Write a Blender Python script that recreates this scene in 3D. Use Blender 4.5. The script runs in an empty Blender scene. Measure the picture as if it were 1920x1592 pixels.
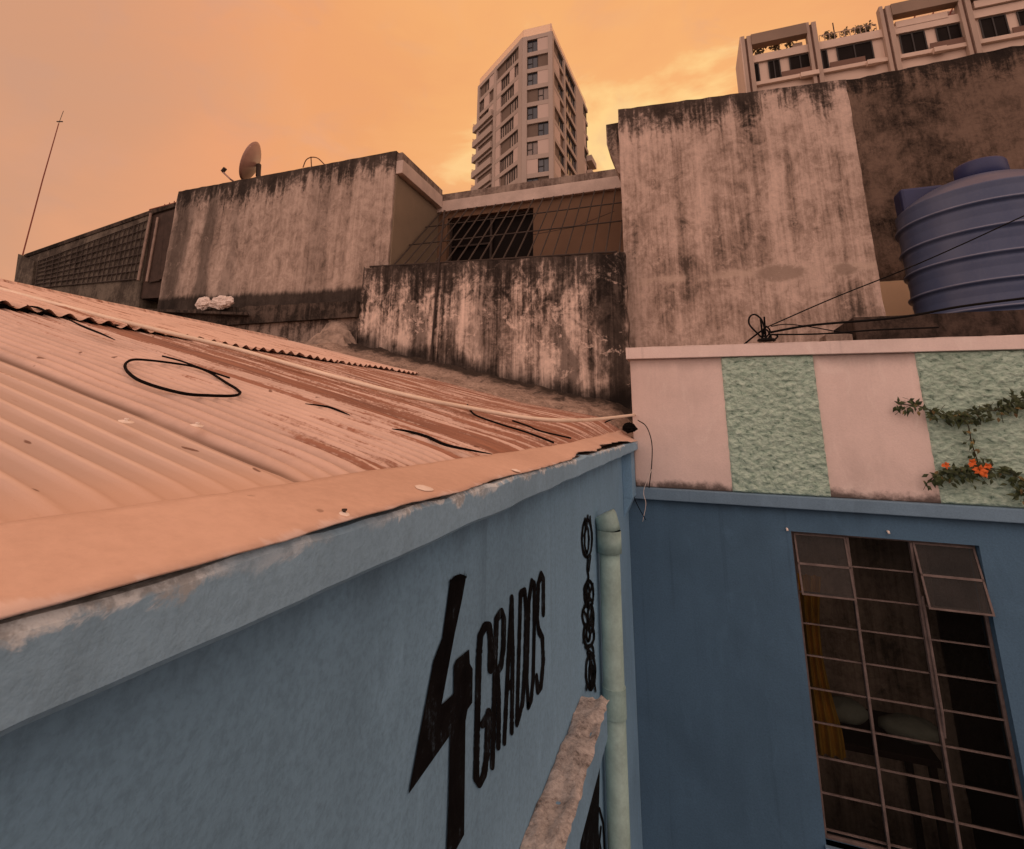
import bpy, bmesh, math, random
from mathutils import Vector, Matrix, noise as mnoise
random.seed(7)
D = bpy.data; SC = bpy.context.scene; COL = SC.collection
H = 5.2                                   # eye height above the yard
# ---------------------------------------------------------------- camera survey
F, CX, CY = 952.0, 935.0, 557.0           # focal length and principal point (in 1920 x 1592 picture units)
RM = Matrix(((0.9397646, 0.0668608, 0.33521951),
             (0.34141307, -0.23157229, -0.91093984),
             (0.01672139, 0.97051734, -0.2404506)))
def ray(u, v): return RM @ Vector(((u-CX)/F, -(v-CY)/F, -1.0))
def onX(u, v, X): d = ray(u, v); return d*(X/d.x)
def onY(u, v, Y): d = ray(u, v); return d*(Y/d.y)
def onZ(u, v, Z): d = ray(u, v); return d*(Z/d.z)

cam = D.cameras.new('camera'); co = D.objects.new('camera', cam); COL.objects.link(co)
cam.sensor_width = 36; cam.lens = F/1920*36
cam.shift_x = (960-CX)/1920; cam.shift_y = -(796-CY)/1920
cam.clip_start = 0.02; cam.clip_end = 3000
m4 = RM.to_4x4(); m4.translation = (0, 0, H); co.matrix_world = m4
SC.camera = co
SC.view_settings.view_transform = 'Standard'; SC.view_settings.look = 'None'
SC.view_settings.exposure = 0; SC.view_settings.gamma = 1

# ---------------------------------------------------------------- node helpers
class NT:
    def __init__(s, tree): s.t = tree; s.t.nodes.clear()
    def n(s, typ, props=None, **ins):
        nd = s.t.nodes.new(typ)
        for k, v in (props or {}).items(): setattr(nd, k, v)
        for k, v in ins.items():
            k2 = int(k[1:]) if k[0] == '_' and k[1:].isdigit() else k.replace('_', ' ')
            s.put(nd.inputs[k2], v)
        return nd
    def put(s, sock, v):
        if isinstance(v, bpy.types.NodeSocket): s.t.links.new(v, sock)
        else:
            if sock.type == 'RGBA' and len(v) == 3: v = (*v, 1)
            sock.default_value = v
    def m(s, op, a, b=0.0, c=None, clamp=False):
        nd = s.n('ShaderNodeMath', {'operation': op, 'use_clamp': clamp}, _0=a, _1=b)
        if c is not None: s.put(nd.inputs[2], c)
        return nd.outputs[0]
    def vm(s, op, a, b=(0, 0, 0)):
        nd = s.n('ShaderNodeVectorMath', {'operation': op}, _0=a, _1=b)
        return nd.outputs['Value'] if op in ('DOT_PRODUCT', 'LENGTH', 'DISTANCE') else nd.outputs[0]
    def noise(s, vec, scale, detail=4, rough=.55, dist=0.0):
        return s.n('ShaderNodeTexNoise', None, Vector=vec, Scale=scale, Detail=detail, Roughness=rough, Distortion=dist).outputs[0]
    def ramp(s, fac, stops, interp='LINEAR'):
        nd = s.n('ShaderNodeValToRGB', None, _0=fac); cr = nd.color_ramp; cr.interpolation = interp
        while len(cr.elements) < len(stops): cr.elements.new(.5)
        for e, (p, c) in zip(cr.elements, stops):
            e.position = p; e.color = (*c, 1) if not isinstance(c, (int, float)) else (c, c, c, 1)
        return nd.outputs[0]
    def mix(s, fac, a, b, mode='MIX'):
        nd = s.n('ShaderNodeMix', {'data_type': 'RGBA', 'blend_type': mode})
        s.put(nd.inputs[0], fac); s.put(nd.inputs[6], a); s.put(nd.inputs[7], b)
        return nd.outputs[2]
    def smooth(s, x, a, b):
        nd = s.n('ShaderNodeMapRange', {'interpolation_type': 'SMOOTHSTEP'}, _0=x, _1=a, _2=b, _3=0.0, _4=1.0)
        return nd.outputs[0]
    def pos(s):
        return s.n('ShaderNodeNewGeometry').outputs['Position']
    def xyz(s, v):
        return s.n('ShaderNodeSeparateXYZ', None, _0=v).outputs
    def bump(s, h, strength=.3, dist=.01):
        return s.n('ShaderNodeBump', None, Height=h, Strength=strength, Distance=dist).outputs[0]
    def out(s, color, rough=.8, normal=None, metal=0.0, spec=.3):
        b = s.n('ShaderNodeBsdfPrincipled')
        s.put(b.inputs['Base Color'], color); s.put(b.inputs['Roughness'], rough)
        s.put(b.inputs['Metallic'], metal); s.put(b.inputs['Specular IOR Level'], spec)
        if normal is not None: s.put(b.inputs['Normal'], normal)
        o = s.n('ShaderNodeOutputMaterial'); s.t.links.new(b.outputs[0], o.inputs[0])
        return b
def newmat(name):
    m = D.materials.new(name); m.use_nodes = True
    return m, NT(m.node_tree)
M = {}
def plain(name, c, rough=.7, var=.25, scale=8, metal=0, spec=.3, bump=.15, bscale=60):
    m, t = newmat(name); p = t.pos()
    n1 = t.noise(p, scale, 5); n2 = t.noise(p, bscale, 3)
    f = t.m('ADD', t.m('MULTIPLY', n1, .75), t.m('MULTIPLY', n2, .25))
    col = t.ramp(f, [(.3, tuple(x*(1-var) for x in c)), (.7, tuple(min(1, x*(1+var)) for x in c))])
    t.out(col, rough, t.bump(n2, bump, .004), metal, spec); M[name] = m; return m

def concrete(name, light, mid, dark, ztop=None, topw=.4, zbot=None, botw=.3, streak=1.0, contrast=1.0, patch=0, extra=None, bl=(.30, .58), fine=30):
    """rain-streaked render: vertical streaks, blotches, black mould from the top edge and the foot"""
    m, t = newmat(name); p = t.pos(); X = t.xyz(p)
    st = t.noise(t.vm('MULTIPLY', p, (6.5, 6.5, .42)), 1.0, 6, .62, .6)
    st2 = t.noise(t.vm('MULTIPLY', p, (19, 19, .9)), 1.0, 4, .6, .4)
    bl1 = t.noise(p, 1.6, 6, .62, .4); st3 = t.noise(t.vm('MULTIPLY', p, (46, 46, 1.1)), 1.0, 3, .6, .2)
    gr = t.noise(p, fine, 5, .7); md = t.noise(t.vm('MULTIPLY', p, (1, 1, .75)), 7.5, 8, .74, .9)
    f = t.m('ADD', t.m('MULTIPLY', st, .42*streak), t.m('MULTIPLY', st2, .2*streak))
    f = t.m('ADD', f, t.m('MULTIPLY', bl1, .62-.3*streak+.2))
    f = t.m('ADD', f, t.m('MULTIPLY', gr, .22))
    f = t.m('DIVIDE', f, .42*streak+.2*streak+.82-.3*streak+.22)
    f = t.m('ADD', t.m('ADD', t.m('MULTIPLY', t.m('SUBTRACT', f, .5), contrast), .5), t.m('ADD', t.m('MULTIPLY', t.m('SUBTRACT', md, .5), .55), t.m('MULTIPLY', t.m('SUBTRACT', st3, .5), .19*streak)))
    col = t.ramp(f, [(.30, dark), (.43, mid), (.56, light), (.72, tuple(min(1, c*1.32) for c in light))])
    if extra: col = extra(t, col, p, X, gr)
    if patch:
        pa = t.smooth(t.m('ADD', t.noise(p, 3.1, 7, .7, 1.2), t.m('MULTIPLY', t.m('SUBTRACT', gr, .5), .25)), .58, .64)
        col = t.mix(t.m('MULTIPLY', pa, patch), col, tuple(min(1, c*1.35) for c in light))
    black = (.012, .010, .009)
    wob = t.m('ADD', t.m('MULTIPLY', t.m('SUBTRACT', st, .5), 2.6), t.m('MULTIPLY', t.m('SUBTRACT', st2, .5), 1.7))
    wob = t.m('ADD', wob, t.m('MULTIPLY', t.m('SUBTRACT', gr, .5), 1.0)); wob = t.m('ADD', wob, t.m('MULTIPLY', t.m('SUBTRACT', md, .5), 2.6))
    if ztop is not None:
        d = t.m('DIVIDE', t.m('SUBTRACT', ztop+H, X[2]), topw)
        k = t.m('SUBTRACT', 1.0, t.smooth(t.m('ADD', d, wob), .15, 1.15))
        col = t.mix(t.m('MULTIPLY', k, .86), col, black)
    if zbot is not None:
        zz, sl = zbot                                  # foot line z = zz + sl*x
        base = t.m('ADD', t.m('MULTIPLY', X[0], sl), zz+H)
        d = t.m('DIVIDE', t.m('SUBTRACT', X[2], base), botw)
        wb = t.m('ADD', t.m('MULTIPLY', t.m('SUBTRACT', bl1, .5), 2.2), t.m('MULTIPLY', t.m('SUBTRACT', st2, .5), 1.2))
        k = t.m('SUBTRACT', 1.0, t.smooth(t.m('ADD', d, wb), .1, 1.1))
        col = t.mix(t.m('MULTIPLY', k, .88), col, black)
    bh = t.m('ADD', t.m('MULTIPLY', gr, .5), t.m('MULTIPLY', bl1, .5))
    t.out(col, .92, t.bump(bh, .5, .02), 0, .15); M[name] = m; return m

def paint_wall(name, c, dirt=(.03, .03, .03), chip=None, zdark=None, grain=.12, bottom_dirt=None, drip=.30):
    m, t = newmat(name); p = t.pos(); X = t.xyz(p)
    b = t.noise(p, 1.3, 5, .6, .3); g = t.noise(p, 90, 3, .7); st = t.noise(t.vm('MULTIPLY', p, (9, 9, .8)), 1, 4)
    f = t.m('ADD', t.m('MULTIPLY', b, .8), t.m('MULTIPLY', st, .2))
    col = t.ramp(f, [(.3, tuple(x*.8 for x in c)), (.52, c), (.75, tuple(min(1, x*1.13) for x in c))])
    col = t.mix(t.m('MULTIPLY', t.smooth(g, .35, .75), grain), col, tuple(x*.4 for x in c))
    tr = t.noise(t.vm('MULTIPLY', p, (5, 5, 2.2)), 1, 6, .7, 1.4)
    col = t.mix(t.m('MULTIPLY', t.smooth(tr, .54, .72), .22), col, tuple(min(1, x*1.45) for x in c))
    dr = t.m('MULTIPLY', t.smooth(t.noise(t.vm('MULTIPLY', p, (24, 24, .55)), 1, 3, .5), .60, .74), t.smooth(t.noise(p, 1.1, 3), .42, .62))
    col = t.mix(t.m('MULTIPLY', dr, drip), col, tuple(x*.45 for x in c))
    if chip:
        z0, w, cc = chip
        n = t.noise(p, 9, 6, .7, .8)
        d = t.m('DIVIDE', t.m('SUBTRACT', z0+H, X[2]), w)
        k = t.smooth(t.m('SUBTRACT', t.m('MULTIPLY', n, 2.2), t.m('ADD', d, .70)), .1, .34)
        n2 = t.noise(p, 40, 4, .7)
        k = t.m('MULTIPLY', k, t.smooth(t.noise(p, 2.9, 2, .4), .44, .54))
        col = t.mix(k, col, t.mix(t.smooth(n2, .42, .6), cc, tuple(x*.55 for x in cc)))
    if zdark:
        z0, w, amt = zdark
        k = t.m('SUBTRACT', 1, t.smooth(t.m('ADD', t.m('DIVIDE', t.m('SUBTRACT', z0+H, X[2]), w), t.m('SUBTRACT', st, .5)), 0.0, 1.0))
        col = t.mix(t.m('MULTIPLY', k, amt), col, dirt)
    if bottom_dirt:
        z0, w, amt = bottom_dirt
        k = t.m('SUBTRACT', 1, t.smooth(t.m('ADD', t.m('DIVIDE', t.m('SUBTRACT', X[2], z0+H), w), t.m('MULTIPLY', t.m('SUBTRACT', t.noise(p, 5, 6, .7), .5), 3.0)), .0, 1.0))
        col = t.mix(t.m('MULTIPLY', k, amt), col, dirt)
    t.out(col, .8, t.bump(t.m('ADD', t.m('ADD', g, t.m('MULTIPLY', b, 1.5)), t.m('MULTIPLY', tr, 1.6)), .22, .007), 0, .2); M[name] = m; return m

# ---------------------------------------------------------------- mesh helpers
def empty(name, loc, label=None, cat=None, group=None):
    o = D.objects.new(name, None); COL.objects.link(o); o.location = (loc[0], loc[1], loc[2]+H)
    o.empty_display_size = .1
    tag(o, label, cat, group); return o
def tag(o, label=None, cat=None, group=None, kind=None):
    if label: o['label'] = label
    if cat: o['category'] = cat
    if group: o['group'] = group
    if kind: o['kind'] = kind
    return o
def rootloc(o):
    v = Vector((0, 0, 0))
    while o: v += o.location; o = o.parent
    return v
class MB:
    def __init__(s): s.v = []; s.f = []; s.mi = []; s.cur = 0
    def add(s, vs, fs):
        b = len(s.v); s.v += [Vector(v) for v in vs]
        for f in fs: s.f.append([b+i for i in f]); s.mi.append(s.cur)
        return s
    def quad(s, a, b, c, d): return s.add([a, b, c, d], [(0, 1, 2, 3)])
    def poly(s, pts): return s.add(pts, [tuple(range(len(pts)))])
    def box(s, x0, x1, y0, y1, z0, z1):
        vs = [(x, y, z) for z in (z0, z1) for y in (y0, y1) for x in (x0, x1)]
        return s.add(vs, [(0, 2, 3, 1), (4, 5, 7, 6), (0, 1, 5, 4), (2, 6, 7, 3), (0, 4, 6, 2), (1, 3, 7, 5)])
    def hexa(s, lo, hi):                      # lo, hi: 4 points each, counter-clockwise seen from above
        return s.add(list(lo)+list(hi), [(3, 2, 1, 0), (4, 5, 6, 7), (0, 1, 5, 4), (1, 2, 6, 5), (2, 3, 7, 6), (3, 0, 4, 7)])
    def tube(s, pts, r, n=8, cap=True, taper=None):
        pts = [Vector(p) for p in pts]; k = len(pts); rings = []
        up = None
        for i, p in enumerate(pts):
            d = (pts[min(i+1, k-1)]-pts[max(i-1, 0)])
            d = d.normalized() if d.length > 1e-9 else Vector((0, 0, 1))
            if up is None: up = d.orthogonal().normalized()
            up = (up - d*up.dot(d)); up = up.normalized() if up.length > 1e-6 else d.orthogonal().normalized()
            sd = d.cross(up); rr = r*(taper[i] if taper else 1)
            rings.append([p + (up*math.cos(a)+sd*math.sin(a))*rr for a in [2*math.pi*j/n for j in range(n)]])
        vs = [q for R in rings for q in R]; fs = []
        for i in range(k-1):
            for j in range(n):
                a, b = i*n+j, i*n+(j+1) % n
                fs.append((a, b, b+n, a+n))
        if cap: fs += [tuple(reversed(range(n))), tuple((k-1)*n+j for j in range(n))]
        return s.add(vs, fs)
    def lathe(s, c, prof, n=64, cap=True):     # prof: (r, z)
        c = Vector(c); vs = []; fs = []
        for r, z in prof:
            for j in range(n):
                a = 2*math.pi*j/n; vs.append(c+Vector((r*math.cos(a), r*math.sin(a), z)))
        for i in range(len(prof)-1):
            for j in range(n):
                a, b = i*n+j, i*n+(j+1) % n; fs.append((a, b, b+n, a+n))
        if cap: fs += [tuple(reversed(range(n))), tuple((len(prof)-1)*n+j for j in range(n))]
        return s.add(vs, fs)
    def grid(s, fn, nu, nv):                   # fn(i/nu, j/nv) -> point
        vs = [fn(i/nu, j/nv) for j in range(nv+1) for i in range(nu+1)]
        fs = [(j*(nu+1)+i, j*(nu+1)+i+1, (j+1)*(nu+1)+i+1, (j+1)*(nu+1)+i) for j in range(nv) for i in range(nu)]
        return s.add(vs, fs)
    def build(s, name, mats, parent=None, smooth=False, bevel=0, solid=0):
        if not isinstance(mats, (list, tuple)): mats = [mats]
        me = D.meshes.new(name); org = rootloc(parent) if parent else Vector((0, 0, 0))
        off = Vector((0, 0, H)) - org
        me.from_pydata([tuple(v+off) for v in s.v], [], s.f)
        for m in mats: me.materials.append(M[m] if isinstance(m, str) else m)
        for p, i in zip(me.polygons, s.mi): p.material_index = i; p.use_smooth = smooth
        if smooth:
            bm = bmesh.new(); bm.from_mesh(me); bmesh.ops.remove_doubles(bm, verts=bm.verts, dist=1e-6); bm.to_mesh(me); bm.free()
        me.update(); me.validate()
        o = D.objects.new(name, me); COL.objects.link(o)
        if parent: o.parent = parent
        if solid:
            md = o.modifiers.new('thickness', 'SOLIDIFY'); md.thickness = solid; md.offset = 0
        if bevel:
            md = o.modifiers.new('bevel', 'BEVEL'); md.width = bevel; md.segments = 2; md.limit_method = 'ANGLE'
        return o
    def thing(s, name, mats, label, cat, group=None, **k):
        """a top-level thing that is one mesh, its origin at its base"""
        lo = Vector((sum(v.x for v in s.v)/len(s.v), sum(v.y for v in s.v)/len(s.v), min(v.z for v in s.v)))
        s.v = [v-lo-Vector((0, 0, H)) for v in s.v]
        o = s.build(name, mats, None, **k); o.location = lo+Vector((0, 0, H))
        return tag(o, label, cat, group)
def nz(x, y=0, z=0): return mnoise.noise(Vector((x, y, z)))
def ragged_wall(x0, x1, y0, y1, zb, zt, step=.06, amp=.012, sideamp=.0, seed=0):
    """solid wall along x; zb, zt: functions of x; top (and ends) a little uneven"""
    b = MB(); n = max(2, int((x1-x0)/step)); nv = max(3, int((zt(x0)-zb(x0))/.12)) if sideamp else 1
    front = []; back = []
    for j in range(nv+1):
        for i in range(n+1):
            x = x0+(x1-x0)*i/n; t = j/nv
            top = zt(x)+amp*(nz(x*7, seed)+.6*nz(x*21, seed+5)); bot = zb(x)
            z = bot+(top-bot)*t
            if i in (0, n): x += sideamp*(nz(seed+3, z*5)+.7*nz(seed+9, z*13))
            front.append((x, y0, z)); back.append((x, y1, z))
    w = n+1; N = len(front); fs = []
    for j in range(nv):
        for i in range(n):
            a = j*w+i; fs.append((a, a+1, a+1+w, a+w)); fs.append((N+a+w, N+a+1+w, N+a+1, N+a))
        a = j*w; fs.append((a, a+w, N+a+w, N+a)); a = j*w+n; fs.append((a, N+a, N+a+w, a+w))
    for i in range(n):
        a = nv*w+i; fs.append((a, a+1, N+a+1, N+a)); a = i; fs.append((a, N+a, N+a+1, a+1))
    return b.add(front+back, fs)
def spline(pts, k=6):
    """Catmull-Rom through the points"""
    P = [Vector(p) for p in pts]; P = [P[0]*2-P[1]]+P+[P[-1]*2-P[-2]]; out = []
    for i in range(1, len(P)-2):
        a, b, c, d = P[i-1:i+3]
        for j in range(k):
            t = j/k
            out.append(.5*((2*b)+(c-a)*t+(2*a-5*b+4*c-d)*t*t+(3*b-a-3*c+d)*t**3))
    out.append(P[-2]); return out

# ---------------------------------------------------------------- the roof surface (shared by everything that lies on it)
XA, XC, ZC, ZCB = -.471, -.382, -.120, -.183      # wall plane, cornice face, cornice top and underside
YB = 4.2                                          # wing wall plane
RIDGE = -3.92; YEND = 4.32
def sm(x, a, b): t = min(1, max(0, (x-a)/(b-a))); return t*t*(3-2*t)
def pw(x, pts):
    for (a, za), (b, zb) in zip(pts, pts[1:]):
        if x >= b: return za+(zb-za)*(x-a)/(b-a)
    return zb
def roofz(x, y):
    near = ZC + .2493*(XC-x)
    far = pw(x, [(.2, -.08), (-.45, -.082), (-.66, .052), (-1.3, .155), (-9, 1.99)])
    return near+(far-near)*sm(y, 2.0, 4.4)
def onroof(u, v, off=0.0, ymax=YEND):
    d = ray(u, v); t = .05
    while t < 40:
        p = d*t
        if p.y > ymax: break
        if p.z < roofz(p.x, p.y)+off: return p
        t += .004
    return onY(u, v, ymax)

ZL0_ = -.532
# ================================================================ MATERIALS
plain('ground', (.10, .095, .09), .95, .3, 1.2)
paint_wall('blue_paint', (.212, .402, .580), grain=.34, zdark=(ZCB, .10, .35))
paint_wall('blue_cornice', (.270, .465, .635), chip=(ZC-.002, .038, (.72, .84, .90)), grain=.25)
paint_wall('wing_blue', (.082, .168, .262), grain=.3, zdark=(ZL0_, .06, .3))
paint_wall('wing_ledge_blue', (.168, .280, .385), grain=.25)
paint_wall('white_paint', (.78, .64, .585), dirt=(.05, .04, .035), bottom_dirt=(-.45, .07, .9), zdark=(.50, .10, .30), grain=.12, drip=.10)
paint_wall('coping_white', (.78, .66, .61), dirt=(.05, .04, .03), zdark=(.62, .03, .55), grain=.1)
def worn_paint():
    m, t = newmat('black_paint'); p = t.pos()
    a = t.noise(p, 14, 6, .7, .8); g = t.noise(p, 130, 4, .75); st = t.noise(t.vm('MULTIPLY', p, (60, 60, 5)), 1, 3, .6)
    k = t.smooth(t.m('ADD', t.m('MULTIPLY', a, .5), t.m('ADD', t.m('MULTIPLY', g, .3), t.m('MULTIPLY', st, .3))), .60, .74)
    col = t.mix(t.m('MULTIPLY', k, .55), t.ramp(a, [(.3, (.003, .003, .0035)), (.7, (.010, .010, .011))]), (.10, .17, .23))
    t.out(col, .9, t.bump(g, .2, .004), 0, .05); M['black_paint'] = m
worn_paint()
plain('pipe_green', (.29, .46, .44), .5, .30, 9, spec=.4, bump=.1)
plain('black_plastic', (.006, .006, .006), .7, .2, 20, spec=.1)
plain('rubber', (.007, .006, .006), .9, .2, 20, spec=.05)
plain('cream_pvc', (.84, .70, .56), .45, .12, 6)
plain('rust_metal', (.16, .075, .045), .8, .4, 14)
plain('door_brown', (.055, .036, .028), .85, .4, 7)
plain('dark_metal', (.045, .032, .026), .7, .3, 14)
plain('bar_metal', (.045, .035, .03), .65, .3, 14)
plain('steel_frame', (.15, .118, .108), .7, .4, 16)
plain('pale_post', (.30, .22, .18), .7, .3, 16)
plain('dark_room', (.0025, .0027, .0025), .9, .2, 4)
plain('mustard', (.62, .34, .05), .85, .25, 6)
plain('pale_cloth', (.40, .42, .36), .9, .25, 6)
plain('wood', (.022, .008, .006), .6, .3, 10)
plain('bag_white', (.75, .66, .60), .5, .12, 20)
plain('orange_paint', (.95, .66, .42), .8, .06, 3)
plain('khaki_paint', (.235, .185, .13), .85, .15, 2)
plain('brown_paint', (.19, .115, .072), .85, .15, 2)
plain('fascia', (.56, .46, .40), .85, .2, 5)
plain('dish_metal', (.40, .25, .20), .55, .15, 6)
plain('stem', (.045, .04, .02), .8, .3, 20)
plain('flower', (.62, .13, .025), .6, .25, 60)
plain('mortar_pale', (.30, .23, .185), .95, .6, 9, bump=.9, bscale=25)
plain('mortar', (.20, .15, .125), .95, .55, 9, bump=.8, bscale=25)
plain('screw_white', (.85, .76, .68), .7, .1, 30)

def mat_leaf(name, a, b):
    m, t = newmat(name); p = t.pos()
    col = t.ramp(t.noise(p, 35, 3), [(.35, a), (.65, b)]); t.out(col, .55, None, 0, .3); M[name] = m
mat_leaf('leaf', (.018, .030, .012), (.06, .085, .030))
mat_leaf('dry_leaf', (.10, .07, .03), (.22, .17, .06))
mat_leaf('far_leaf', (.07, .06, .035), (.20, .16, .09))

def mat_green():
    m, t = newmat('green_stucco'); p = t.pos()
    n = t.noise(t.vm('MULTIPLY', p, (1, 1, 1.5)), 26, 5, .62, .5); b = t.noise(p, 2, 4)
    col = t.ramp(n, [(.30, (.12, .20, .16)), (.42, (.36, .52, .425)), (.64, (.54, .71, .60))])
    col = t.mix(t.m('MULTIPLY', t.smooth(b, .45, .7), .25), col, (.20, .29, .21))
    t.out(col, .8, t.bump(n, .8, .03), 0, .25); M['green_stucco'] = m
mat_green()

def mat_roof(name, base, rusty=1.0, ribs=0):
    m, t = newmat(name); p = t.pos(); X = t.xyz(p)
    lane = t.noise(t.vm('MULTIPLY', p, (.55, 13, 0)), 1, 5, .6, .2)          # long lanes down the slope
    lane2 = t.noise(t.vm('MULTIPLY', p, (2.0, 44, 0)), 1, 5, .7, .3)
    bl = t.noise(p, 3.5, 6, .65, .5); g = t.noise(p, 70, 4, .7)
    f = t.m('ADD', t.m('ADD', t.m('MULTIPLY', lane, .45), t.m('MULTIPLY', bl, .35)), t.m('MULTIPLY', g, .2))
    col = t.ramp(f, [(.32, tuple(c*.72 for c in base)), (.5, base), (.68, tuple(min(1, c*1.12) for c in base))])
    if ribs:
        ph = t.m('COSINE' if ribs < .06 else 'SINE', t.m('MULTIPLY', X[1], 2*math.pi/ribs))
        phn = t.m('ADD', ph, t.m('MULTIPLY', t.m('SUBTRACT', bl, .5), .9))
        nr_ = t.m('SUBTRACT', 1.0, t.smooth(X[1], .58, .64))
        col = t.mix(t.m('MULTIPLY', t.m('SUBTRACT', 1.0, t.smooth(phn, -.5, .75)), t.m('MULTIPLY_ADD', nr_, -.16, .48)), col, tuple(c*.56 for c in base))  # darker troughs: shade between the ribs put into the colour
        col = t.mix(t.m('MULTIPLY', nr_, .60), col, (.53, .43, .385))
        col = t.mix(t.m('MULTIPLY', t.smooth(phn, .70, 1.05), t.m('MULTIPLY_ADD', nr_, .34, .20)), col, (.86, .68, .56))  # pale crests: rib highlights put into the colour
        if ribs < .06:
            fk = t.m('MULTIPLY', t.smooth(t.m('ADD', X[0], t.m('MULTIPLY', t.m('SUBTRACT', bl, .5), .12)), -.66, -.505), t.m('SUBTRACT', 1.0, t.smooth(X[1], .55, .8)))
            col = t.mix(fk, col, (.68, .48, .375))
        fr = t.m('FRACT', t.m('ADD', t.m('DIVIDE', X[1], .62), 4.0))
        ln = t.m('MULTIPLY', t.m('SUBTRACT', 1, t.smooth(fr, .006, .03)), t.smooth(t.noise(p, 2.2, 3), .36, .56))
        if ribs < .06: col = t.mix(t.m('MULTIPLY', ln, .75), col, (.10, .055, .04))
    # rust: more of it beyond y = 0.7 m, in lanes
    zone = t.m('MULTIPLY', t.smooth(X[1], .6, 1.7), .175*rusty)
    d1 = t.m('ABSOLUTE', t.m('SUBTRACT', t.m('ADD', X[1], t.m('MULTIPLY', t.m('SUBTRACT', bl, .5), .10)), 1.50))
    band = t.m('MULTIPLY', t.m('SUBTRACT', 1, t.smooth(d1, .02, .11)), t.m('MULTIPLY', t.m('SUBTRACT', 1, t.smooth(X[0], -.6, -.3)), .15*rusty))
    d2 = t.m('ABSOLUTE', t.m('SUBTRACT', t.m('ADD', X[1], t.m('MULTIPLY', t.m('SUBTRACT', bl, .5), .10)), .86))
    band2 = t.m('MULTIPLY', t.m('SUBTRACT', 1, t.smooth(d2, .03, .15)), t.m('MULTIPLY', t.smooth(X[0], -1.05, -.6), .13*rusty))
    r = t.m('ADD', t.m('MULTIPLY', lane, .36), t.m('MULTIPLY', lane2, .64))
    r = t.m('ADD', r, t.m('ADD', zone, t.m('ADD', band, band2)))
    k = t.smooth(t.m('ADD', r, t.m('MULTIPLY', t.m('SUBTRACT', g, .5), .2)), .60, .69)
    rc = t.ramp(lane2, [(.35, (.14, .046, .024)), (.65, (.33, .135, .075))])
    col = t.mix(t.m('MULTIPLY', k, .88), col, rc)
    sp = t.smooth(t.noise(t.vm('MULTIPLY', p, (18, 34, 0)), 1, 2, .4), .72, .75)   # spots
    col = t.mix(t.m('MULTIPLY', sp, .8*rusty), col, (.13, .05, .03))
    t.out(col, .62, t.bump(g, .15, .004), 0, .35); M[name] = m
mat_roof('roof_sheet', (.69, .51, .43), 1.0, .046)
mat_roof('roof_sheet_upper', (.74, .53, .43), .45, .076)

def mat_flash():
    m, t = newmat('flashing'); p = t.pos(); X = t.xyz(p)
    b = t.noise(p, 2.3, 5, .6, .4); g = t.noise(p, 60, 4, .7); w = t.noise(t.vm('MULTIPLY', p, (3, 14, 3)), 1, 5, .65)
    f = t.m('ADD', t.m('MULTIPLY', b, .6), t.m('MULTIPLY', g, .4))
    col = t.ramp(f, [(.35, (.59, .405, .315)), (.65, (.75, .535, .425))])
    e = t.smooth(t.m('SUBTRACT', w, t.m('MULTIPLY', t.m('SUBTRACT', XC+.012, X[0]), 9)), .40, .5)
    col = t.mix(t.m('MULTIPLY', e, .6), col, (.86, .72, .66))
    sp = t.smooth(t.noise(p, 28, 2), .74, .78)
    col = t.mix(t.m('MULTIPLY', sp, .5), col, (.16, .08, .05))
    t.out(col, .6, t.bump(t.m('ADD', b, t.m('MULTIPLY', g, .3)), .12, .01), 0, .3); M['flashing'] = m
mat_flash()
def mat_rubble():
    m, t = newmat('rough_top'); p = t.pos()
    n = t.noise(p, 11, 6, .7, .6); g = t.noise(p, 75, 4, .75)
    f = t.m('ADD', t.m('MULTIPLY', n, .6), t.m('MULTIPLY', g, .4))
    col = t.ramp(f, [(.36, (.13, .12, .11)), (.45, (.38, .36, .34)), (.55, (.58, .56, .53)), (.70, (.78, .76, .73))])
    t.out(col, .95, t.bump(f, .7, .02), 0, .1); M['rough_top'] = m
mat_rubble()

ztw, zlw, zlb = 3.28, 1.68, 3.30
CON = dict(light=(.46, .375, .32), mid=(.235, .185, .155), dark=(.07, .055, .046))
def left_extra(t, col, p, X, gr):
    # two broad dark rain tracks near the far end of the wall
    w = t.m('MULTIPLY', t.m('SUBTRACT', t.noise(t.vm('MULTIPLY', p, (3, 3, 1.2)), 1, 5, .65), .5), .5)
    for xc, wd, am in ((-6.82, .22, .75), (-6.22, .15, .7), (-5.75, .10, .35), (-4.3, .25, .25)):
        d = t.m('ABSOLUTE', t.m('SUBTRACT', t.m('ADD', X[0], w), xc))
        col = t.mix(t.m('MULTIPLY', t.m('SUBTRACT', 1, t.smooth(d, wd*.3, wd*1.3)), am), col, (.045, .036, .03))
    return col
def low_extra(t, col, p, X, gr):
    w = t.m('MULTIPLY', t.m('SUBTRACT', t.noise(t.vm('MULTIPLY', p, (3, 3, 1.6)), 1, 6, .7), .5), .9)
    for xc, wd, am in ((-.62, .20, .9), (-1.05, .10, .7), (-1.9, .12, .5), (-2.75, .11, .7), (-2.3, .08, .5)):
        d = t.m('ABSOLUTE', t.m('SUBTRACT', t.m('ADD', X[0], w), xc))
        col = t.mix(t.m('MULTIPLY', t.m('SUBTRACT', 1, t.smooth(d, wd*.3, wd*1.4)), am), col, (.03, .024, .02))
    return col
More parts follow.
